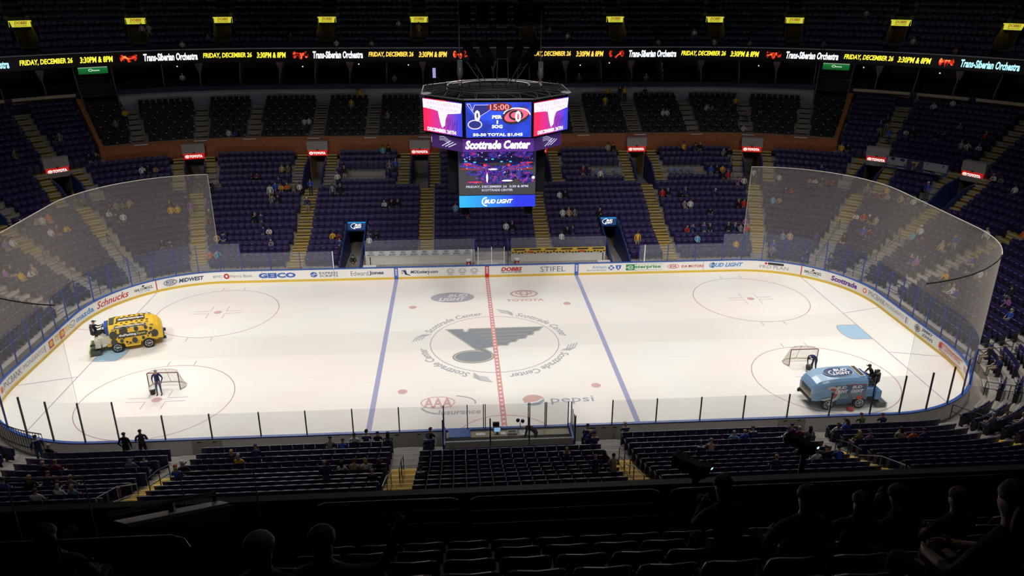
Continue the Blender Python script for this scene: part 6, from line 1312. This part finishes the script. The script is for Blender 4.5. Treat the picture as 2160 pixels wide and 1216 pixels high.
small('puck_bucket', 'black bucket on the ice beside the man at the left goal', 'bucket', (-21.5, -5.95, 0), [('pail', M_black, lambda p: p.disc((0, 0, .2), (0, 0, 1), .15, .4, 14, 0, .19)), ('handle', M_steel, lambda p: p.tube([(-.19, 0, .4), (-.12, 0, .55), (.12, 0, .55), (.19, 0, .4)], .012, 5)), ('rim', M_lgrey, lambda p: p.disc((0, 0, .4), (0, 0, 1), .2, .03, 14))])
small('puck_bucket', 'black bucket with white band held by the man at the right goal', 'bucket', (20.35, -5.75, 0), [('pail', M_black, lambda p: p.disc((0, 0, .22), (0, 0, 1), .15, .42, 14, 0, .19)), ('band', M_wpost, lambda p: p.disc((0, 0, .1), (0, 0, 1), .17, .07, 14)), ('handle', M_steel, lambda p: p.tube([(-.19, 0, .42), (-.12, 0, .58), (.12, 0, .58), (.19, 0, .42)], .012, 5))])
person('t3', (-21.05, -6.1, 0), .1, 'man in navy jacket and jeans standing in front of the left goal', 'n', mat('slate_jeans', (.06, .09, .18), .8), M_hair[2])
person('t4', (20.75, -5.6, 0), -PI/2+.5, 'man in dark blue overalls bending beside the right goal', 'n', mat('dark_blue_trousers', (.02, .03, .09), .8), M_hair[0])
person('t4', (1.45, -13.95, .38), -PI/2-.2, 'man in black suit bending over papers in the scorer box', 'k', M_pant[1], M_hair[2], scale=1.08)
person('t3', (-19.85, -14.05, .42), PI-.1, 'man in black top standing with back turned at the near left glass', 'k', M_pant[1], M_hair[0], smat=M_cl['k'], scale=1.03)
person('t1', (-19.05, -13.95, .5), PI+.3, 'man in dark grey hooded jacket gesturing at the near left glass', 'g', M_pant[1], M_hair[0], smat=mat('charcoal_hoodie', (.07, .07, .075), .8), scale=1.03)
person('t2', (-24.3, -13.9, .42), PI+.6, 'man in navy and white jersey standing at the near left corner glass', 'j', M_pant[0], M_hair[0])
# folding chairs on the platform gaps
for k, (s, i) in enumerate([(11.7, 14), (12.5, 14), (13.7, 14), (19.4, 14), (20.0, 14), (20.7, 14), (21.4, 14)]):
    small('folding_chair', 'pale blue folding chair on the dark viewing platform right of the scoreboard, %s from left' % ORD[k+1], 'chair', W(s, dr(14)+.3, ZT[14]+.02), [('seat', mat('chair_blue', (.15, .22, .38), .5), lambda p: p.box((0, -.1, .44), (.4, .36, .05))), ('backrest', mat('chair_blue', (.15, .22, .38), .5), lambda p: p.box((0, .1, .72), (.4, .04, .34))), ('leg', M_frame, lambda p: (p.box((-.18, 0, .22), (.03, .3, .44)), p.box((.18, 0, .22), (.03, .3, .44))))])
for k, (a, b) in enumerate([(-13.6, -9.6), (11.1, 14.3), (18.9, 22.3)]):
    m = MB(); sweep(m, rect(dr(14)-.62, dr(14)-.5, ZT[13], ZT[13]+.75), a, b); struct(m, 'wall_platform_front', M_grey if k == 0 else M_navy)
# aisle handrails: each one a thing
def handrail(label, s, d0, d1, off, m_=M_frame, cat='handrail'):
    r = thing('stair_handrail', label, cat, W(sd(s, off, d0), d0, ramp_at(d0))); o = Vector(r.location); P = []
    for d in (d0, (d0+d1)/2, d1): P.append(W(sd(s, off, d), d, ramp_at(d)))
    p = MB(); p.tube([P[0]-o+Vector((0, 0, .6)), P[0]-o+Vector((0, 0, .95)), P[1]-o+Vector((0, 0, .95)), P[2]-o+Vector((0, 0, .95)), P[2]-o+Vector((0, 0, .6))], .025, 6); p.obj('top_rail', m_, r)
    p = MB(); p.tube([P[0]-o+Vector((0, 0, .5)), P[2]-o+Vector((0, 0, .5))], .02, 6); p.obj('middle_rail', m_, r)
    for q in P: p = MB(); p.tube([q-o, q-o+Vector((0, 0, .95))], .025, 6); p.obj('post', m_, r)
M_hr = mat('handrail_blue', (.03, .05, .12), .4, .3); M_hs = mat('handrail_silver', (.35, .36, .4), .35, .6)
for s, nm in ((LT/2+5.35, 'near stairs left of the scorer box'), (LT/2-5.35, 'near stairs right of the scorer box'), (LT/2+16.5, 'near stairs at left'), (LT/2-16.5, 'near stairs at right')):
    handrail('thin dark blue stair handrail, lower run, on '+nm, s, 4.3, 6.6, .0, M_hr); handrail('silver topped stair handrail, upper run, on '+nm, s, 7.0, 10.4, .35, M_hs)
for s, nm in ((28.15, 'right corner stairs nearer centre'), (31.05, 'right corner outer stairs'), (-28.15, 'left corner stairs nearer centre'), (-31.05, 'left corner outer stairs')):
    handrail('dark handrail down the middle of the '+nm, s, 1.4, 7.4, 0, M_frame)
for k, s in enumerate((40.0, 45.5, 50.5, 54.5)):
    handrail('dark stair rail across the right end seats, %s from the far corner' % ORD[k+1], s, .9, 3.4, 0, M_frame)
# player banner high at right
r = thing('player_banner', 'large banner with four portraits and a yellow number 7 above the upper right tunnels', 'banner', W(29.6, 15.55, 7.3)); o_ = Vector(r.location); A_, B_ = sd(28.15, 1.25, 15.5), sd(31.05, -1.25, 15.5); LW = WL(B_, 15.55)-WL(A_, 15.55); l0 = WL(A_, 15.55)
def bf(e): return lambda u, v: W(SW(l0+u*LW, 15.55), 15.55-e, 7.15+v*1.1)-o_
m = MB(); 
for k in range(12): flat(m, [(k/12, 0), ((k+1)/12, 0), ((k+1)/12, 1), (k/12, 1)], bf(0))
m.obj('cloth', mat('banner_blue_cloth', (.03, .07, .20), .7), r)
m = MB(); flat(m, rc(.02, .33, .3, .97), bf(.02)); flat(m, rc(.60, .98, .3, .97), bf(.02)); m.obj('pale_field', mat('banner_pale', (.30, .31, .34), .7), r)
m = MB(); flat(m, rc(.34, .59, .05, .95), bf(.02)); m.obj('dark_field', M_navy, r)
m = MB(); letter(m, '7', bf(.03), .41, .53, .1, .85, 0, .04); m.obj('number', mat('banner_gold', (.40, .28, .06), .7), r)
for k, u in enumerate((.10, .25, .69, .88)):
    m = MB(); flat(m, ell(u, .36, .075, .26, 14), bf(.025)); m.obj('portrait_shoulders', M_cl['vnk'[k % 3]], r); m = MB(); flat(m, ell(u+.01, .66, .035, .17, 14), bf(.03)); mo = m.obj('portrait_face', M_skin if k != 1 else mat('banner_gold', (.4, .28, .06), .7), r); m = MB(); flat(m, ell(u+.01, .82, .04, .12, 14), bf(.035)); m.obj('portrait_cap', M_cl['n'], r)
m = MB(); [flat(m, rc(u, u+.11, .1, .16), bf(.03)) for u in (.04, .2, .62, .8)]; m.obj('name_strips', M_grey, r)
# perimeter advert wall behind right end
m = MB(); 
r = thing('web_banner', 'dark blue banner with white web address at the right edge, behind the netting corner', 'banner', W(34.9, 12.08, 4.85)); o_ = Vector(r.location); l1 = WL(34.75, 12.05)
m = MB(); sweep(m, rect(12.05, 12.12, 4.85, 5.95), 34.7, 37.4); m.v = [tuple(Vector(v)-o_) for v in m.v]; m.obj('panel', mat('banner_deep_blue', (.015, .04, .20), .6), r)
m = MB(); letter(m, 'www.mcbride', lambda u, v: W(SW(l1+u, 12.05), 12.03, v)-o_, .2, 3.3, 5.42, 5.82, 0, .02); m.obj('lettering', M_wpost, r)

# ------------------------------------------------------------------ the photographer's own deck
deck = MB()
def dy(k): return -41.50-.975*k          # seat line of deck row k
def dz(k): return 16.42+.70*k            # floor of deck row k
deck.box((0, -40.9, 16.1), (60, .9, .3)); deck.box((0, -40.2, 16.0), (60, .1, 1.9))
for k in range(0, 9): deck.box((0, dy(k)-.1, dz(k)-.35), (34, .98, .7))
struct(deck, 'floor_camera_deck', mat('deck_concrete', (.018, .016, .015), .85))
m = MB(); m.box((0, -40.2, 16.98), (60, .13, .06)); struct(m, 'trim_6', mat('ledge_grey', (.22, .22, .22), .45))
M_ds = mat('deck_seat_shell', (.010, .006, .007), .5); M_dr = mat('deck_seat_rim', (.6, .55, .55), .4, .3)
def deck_seat():
    r = thing('deck_seat', 'x', 'seat', (0, 0, 0), PI, 'dark seats on the balcony in front of the camera')
    m = MB(); vs = []; n = 8
    for j, (z, y, wd) in enumerate(((.38, .02, .22), (.55, .05, .235), (.72, .09, .24), (.84, .13, .235), (.88, .15, .20))):
        for k in range(n+1): x = -wd+2*wd*k/n; b = .045*(1-(2*k/n-1)**2); vs.append((x, y+b, z+(.012*(1-(2*k/n-1)**2) if z > .8 else 0)))
    nn = len(vs); vs += [(x, y+.03, z) for x, y, z in vs]; q = n+1; fs = []
    for j in range(4):
        for k in range(n): a = j*q+k; fs += [(a, a+1, a+1+q, a+q), (a+nn, a+nn+q, a+nn+q+1, a+nn+1)]
    for k in range(n): fs += [(4*q+k, 4*q+k+1, nn+4*q+k+1, nn+4*q+k), (k, k+nn, k+1+nn, k+1)]
    for j in range(4): fs += [(j*q, j*q+q, nn+j*q+q, nn+j*q), (j*q+n, nn+j*q+n, nn+j*q+q+n, j*q+q+n)]
    m.add(vs, fs); ba = m.obj('backrest', M_ds, r, smooth=True)
    m = MB(); m.tube([(-.25, .12, .70), (-.25, .16, .80), (-.232, .18, .872), (-.17, .205, .902), (0, .235, .915), (.17, .205, .902), (.232, .18, .872), (.25, .16, .80), (.25, .12, .70)], .0125, 6); m.obj('rim', M_dr, ba)
    m = MB(); m.box((0, .0, .44), (.44, .08, .34), rot=Matrix.Rotation(.12, 3, 'X')); m.obj('seat_pan', M_ds, r)
    m = MB(); m.box((.28, .04, .28), (.03, .22, .56)); m.box((.28, .02, .57), (.04, .26, .03)); m.obj('arm_frame', M_black, r)
    return r
dsp = deck_seat(); first = True
for k in range(0, 5):
    xs = [-1.81+.56*q for q in range(-4 if k < 4 else -2, 13 if k < 3 else (11 if k == 3 else 8))]
    for q, x in enumerate(xs):
        lb = 'dark balcony seat with thin metal rim, row %s behind the pipe railing, %s from left' % (ORD[k+1], ORD[q+1])
        if first: dsp.location = (x, dy(k), dz(k)); dsp['label'] = lb; first = False
        else: dup(dsp, (x, dy(k), dz(k)), PI, lb)
M_rail = mat('balcony_rail_black', (.05, .05, .055), .28, .5)
def loop_rail(label, x0, x1, y, z1, z0, mids=(), r=.022, left=True, right=True, m_=M_rail):
    c = .12; o = Vector((x0, y, z0)); P = []
    P += [(x0, y, z0)] if left else []
    if left: P += [(x0, y, z1-c), (x0+c*.3, y, z1-c*.3), (x0+c, y, z1)]
    else: P += [(x0, y, z1)]
    if right: P += [(x1-c, y, z1), (x1-c*.3, y, z1-c*.3), (x1, y, z1-c), (x1, y, z0)]
    else: P += [(x1, y, z1)]
    t = thing('balcony_railing', label, 'railing', o); p = MB(); p.tube([Vector(q)-o for q in P], r, 8); p.obj('pipe_frame', m_, t, smooth=True)
    for z in mids: p = MB(); p.tube([Vector((x0, y, z))-o, Vector((x1, y, z))-o], r*.7, 6); p.obj('middle_rail', m_, t)
    if z1-z0 > .3: p = MB(); p.tube([Vector(((x0+x1)/2, y, z0))-o, Vector(((x0+x1)/2, y, z1))-o], r*.9, 6); p.obj('post', m_, t)
    return t
loop_rail('black pipe railing loop in front of the left heads', -4.44, -2.47, -40.8, 17.31, 16.25, (17.12, 16.9))
loop_rail('black pipe railing loop across the middle foreground', -2.34, .36, -40.8, 17.31, 16.25, (17.08, 16.86))
loop_rail('black pipe railing running right behind the dark heads', .5, 6.5, -40.8, 17.31, 16.25, (17.1, 16.88))
loop_rail('bent black pipe railing at the bottom left corner', -6.9, -4.75, -44.25, 19.63, 18.9, (19.42,), .02, False, True)
M_thin = mat('thin_frame_grey', (.55, .53, .55), .4)
M_pcap = mat('parapet_metal_cap', (.75, .75, .78), .3, .25)
def frame_thing(label, x0, x1, y, z0, z1, slope=0):
    t = thing('glass_rail_frame', label, 'railing', (x0, y, z0)); p = MB(); p.tube([(0, 0, 0), (0, 0, z1-z0), (x1-x0, 0, z1-z0+slope), (x1-x0, 0, 0)], .013, 5); p.obj('frame', M_thin, t); p = MB(); p.box(((x1-x0)/2, 0, (z1-z0)/2), (x1-x0, .01, z1-z0)); p.obj('glass_pane', M_glass, t)
frame_thing('thin pale glass railing frame at the far left foreground', -8.31, -7.34, -40.9, 16.9, 17.97); frame_thing('thin pale glass railing frame left of centre foreground', -6.12, -5.17, -40.9, 17.2, 17.98)
# parapet of the balcony tunnel at left
def parapet(label, a, b, h, w_):
    a, b = Vector(a), Vector(b); t = (b-a); n = Vector((-t.y, t.x, 0)).normalized()*w_/2; r = thing('stair_parapet', label, 'parapet', a); o = a; p = MB()
    vs = [a-n, a+n, b+n, b-n]; dn = Vector((0, 0, h)); p.add([v-o-dn for v in vs]+[v-o for v in vs], [(0, 1, 2, 3), (7, 6, 5, 4), (0, 4, 5, 1), (1, 5, 6, 2), (2, 6, 7, 3), (3, 7, 4, 0)]); p.obj('wall', mat('parapet_black', (.02, .02, .025), .5), r)
    return r, t, n
r, t, n = parapet('slanting dark parapet with a shiny metal top at the left foreground', (-5.93, -42.95, 18.78), (-5.36, -41.55, 17.95), 1.6, .22)
p = MB(); p.tube([Vector((-.14, 0, .12)), t*.5+Vector((-.14, 0, .13)), t+Vector((-.12, 0, .16)), t+Vector((-.12, 0, 0))], .03, 8); p.obj('handrail', mat('parapet_handrail', (.10, .10, .11), .25, .4), r)
p = MB(); vs = [-n*.5, n*.9, t+n*.9, t-n*.5]; p.add([v+Vector((0, 0, .0)) for v in vs]+[v+Vector((0, 0, .02)) for v in vs], [(0, 1, 2, 3), (7, 6, 5, 4), (0, 4, 5, 1), (1, 5, 6, 2), (2, 6, 7, 3), (3, 7, 4, 0)]); p.obj('metal_cap', M_pcap, r)
p = MB(); p.box(t*.5+Vector((-.06, 0, .06)), (.06, .06, .16)); p.obj('bracket', M_black, r)
r = thing('fence_rail', 'black barred fence at the near left corner by the glass', 'fence', W(LT-52.2, .35, .55)); o = Vector(r.location)
p = MB(); sA, sB = LT-55.2, LT-50.5; P = [W(sA+(sB-sA)*k/8, .5, 1.75)-o for k in range(9)]; p.tube(P, .03, 6); p.tube([q-Vector((0, 0, 1.0)) for q in P], .025, 6); p.obj('rail', M_black, r)
p = MB(); [p.tube([W(sA+(sB-sA)*k/26, .5, .6)-o, W(sA+(sB-sA)*k/26, .5, 1.75)-o], .016, 5) for k in range(27)]; p.obj('bars', M_black, r)
# broadcast cameras
def tvcam(label, loc, sc_=1.0, rz=0):
    r = thing('broadcast_camera', label, 'video camera', loc, rz); r.scale = (sc_,)*3
    for nm, mm, fn in [('body', M_black, lambda p: (p.box((0, .1, .18), (.26, .62, .30)), p.box((0, -.2, .36), (.24, .2, .08)))), ('lens', mat('camera_lens_housing', (.03, .035, .035), .35), lambda p: (p.box((0, .52, .18), (.34, .32, .32)), p.box((0, .7, .18), (.4, .08, .36)))), ('viewfinder', M_black, lambda p: p.box((.22, -.12, .2), (.2, .2, .18))),
      ('viewfinder_screen', emis('viewfinder_glow', (.35, .75, 1), 3), lambda p: p.box((.22, -.225, .2), (.085, .01, .06))), ('tripod_head', M_black, lambda p: p.box((0, .1, -.06), (.22, .3, .16))), ('pedestal', M_black, lambda p: p.disc((0, .1, -1.05), (0, 0, 1), .09, 1.92, 12))]:
        p = MB(); fn(p); p.obj(nm, mm, r)
tvcam('broadcast camera with small glowing blue viewfinder on the ledge, lower of the two', (.98, -40.55, 17.36), .55, .75); tvcam('broadcast camera with glowing viewfinder further right, above the yellow stairs', (3.12, -39.45, 16.92), .5, .5)
m = MB(); m.box((3.0, -39.4, 15.82), (1.6, 1.4, .2)); m.box((3.0, -39.4, 14.2), (1.2, 1.0, 3.1)); struct(m, 'floor_camera_platform', M_black)
# people on the deck, seen from behind
def J_raise():
    J = J_sit(0); J['elL'] = (-.38, -.08, 1.0); J['wrL'] = (-.46, -.14, 1.2); return J
person_proto('raise', J_raise())
M_dk = lambda n_, c: mat('dim_'+n_, c, .85)
for key, x, k, y_, lb, sm, hr, sc_, rz in [
    ('s0', -3.63, 4.35, -45.95, 'person with short grey hair in the bottom foreground, left of the two heads', M_dk('charcoal', (.04, .04, .045)), M_hair[2], 1.0, 0), ('raise', -3.34, 4.0, -45.6, 'person in olive jacket, one hand raised, right of the two foreground heads', M_dk('olive', (.06, .06, .035)), M_hair[1], 1.0, 0), ('s2', -5.9, 2.6, -44.2, 'person with light brown hair low at the left behind the dark parapet', M_dk('charcoal', (.04, .04, .045)), M_hair[1], 1.0, .1),
    ('s1', .27, 2.2, -43.75, 'dark figure at right foreground, leftmost head of the row', M_dk('black', (.015, .015, .018)), M_hair[0], 1.05, .15), ('s0', .62, 2.6, -44.3, 'large dark head second from left in the right foreground row', M_dk('black', (.015, .015, .018)), M_hair[0], 1.08, 0),
    ('s3', 1.37, 2.3, -43.9, 'dark haired figure third from left in the right foreground row', M_dk('navy', (.02, .02, .04)), M_hair[0], 1.0, -.2), ('s2', 1.86, 2.3, -43.95, 'dark figure with glasses fourth from left in the right foreground row', M_dk('black', (.015, .015, .018)), M_hair[0], 1.03, .3),
    ('s0', 2.35, 2.2, -43.9, 'dark figure fifth from left in the right foreground row', M_dk('navy', (.02, .02, .04)), M_hair[1], 1.0, .2), ('s3', .95, 4.3, -46.1, 'large person in dark green jacket at the bottom right corner', M_dk('dark_green', (.03, .05, .025)), M_hair[0], 1.1, .3)]:
    hd = VAR[key][3]; kk = (y_+41.5)/-.975
    zt = {'s0': 0}.get(key, 0); z = dz(kk)-.05
    person(key, (x, y_, z), PI+rz, lb, 'k', M_pant[1], hr, None, None, sc_, None, sm)
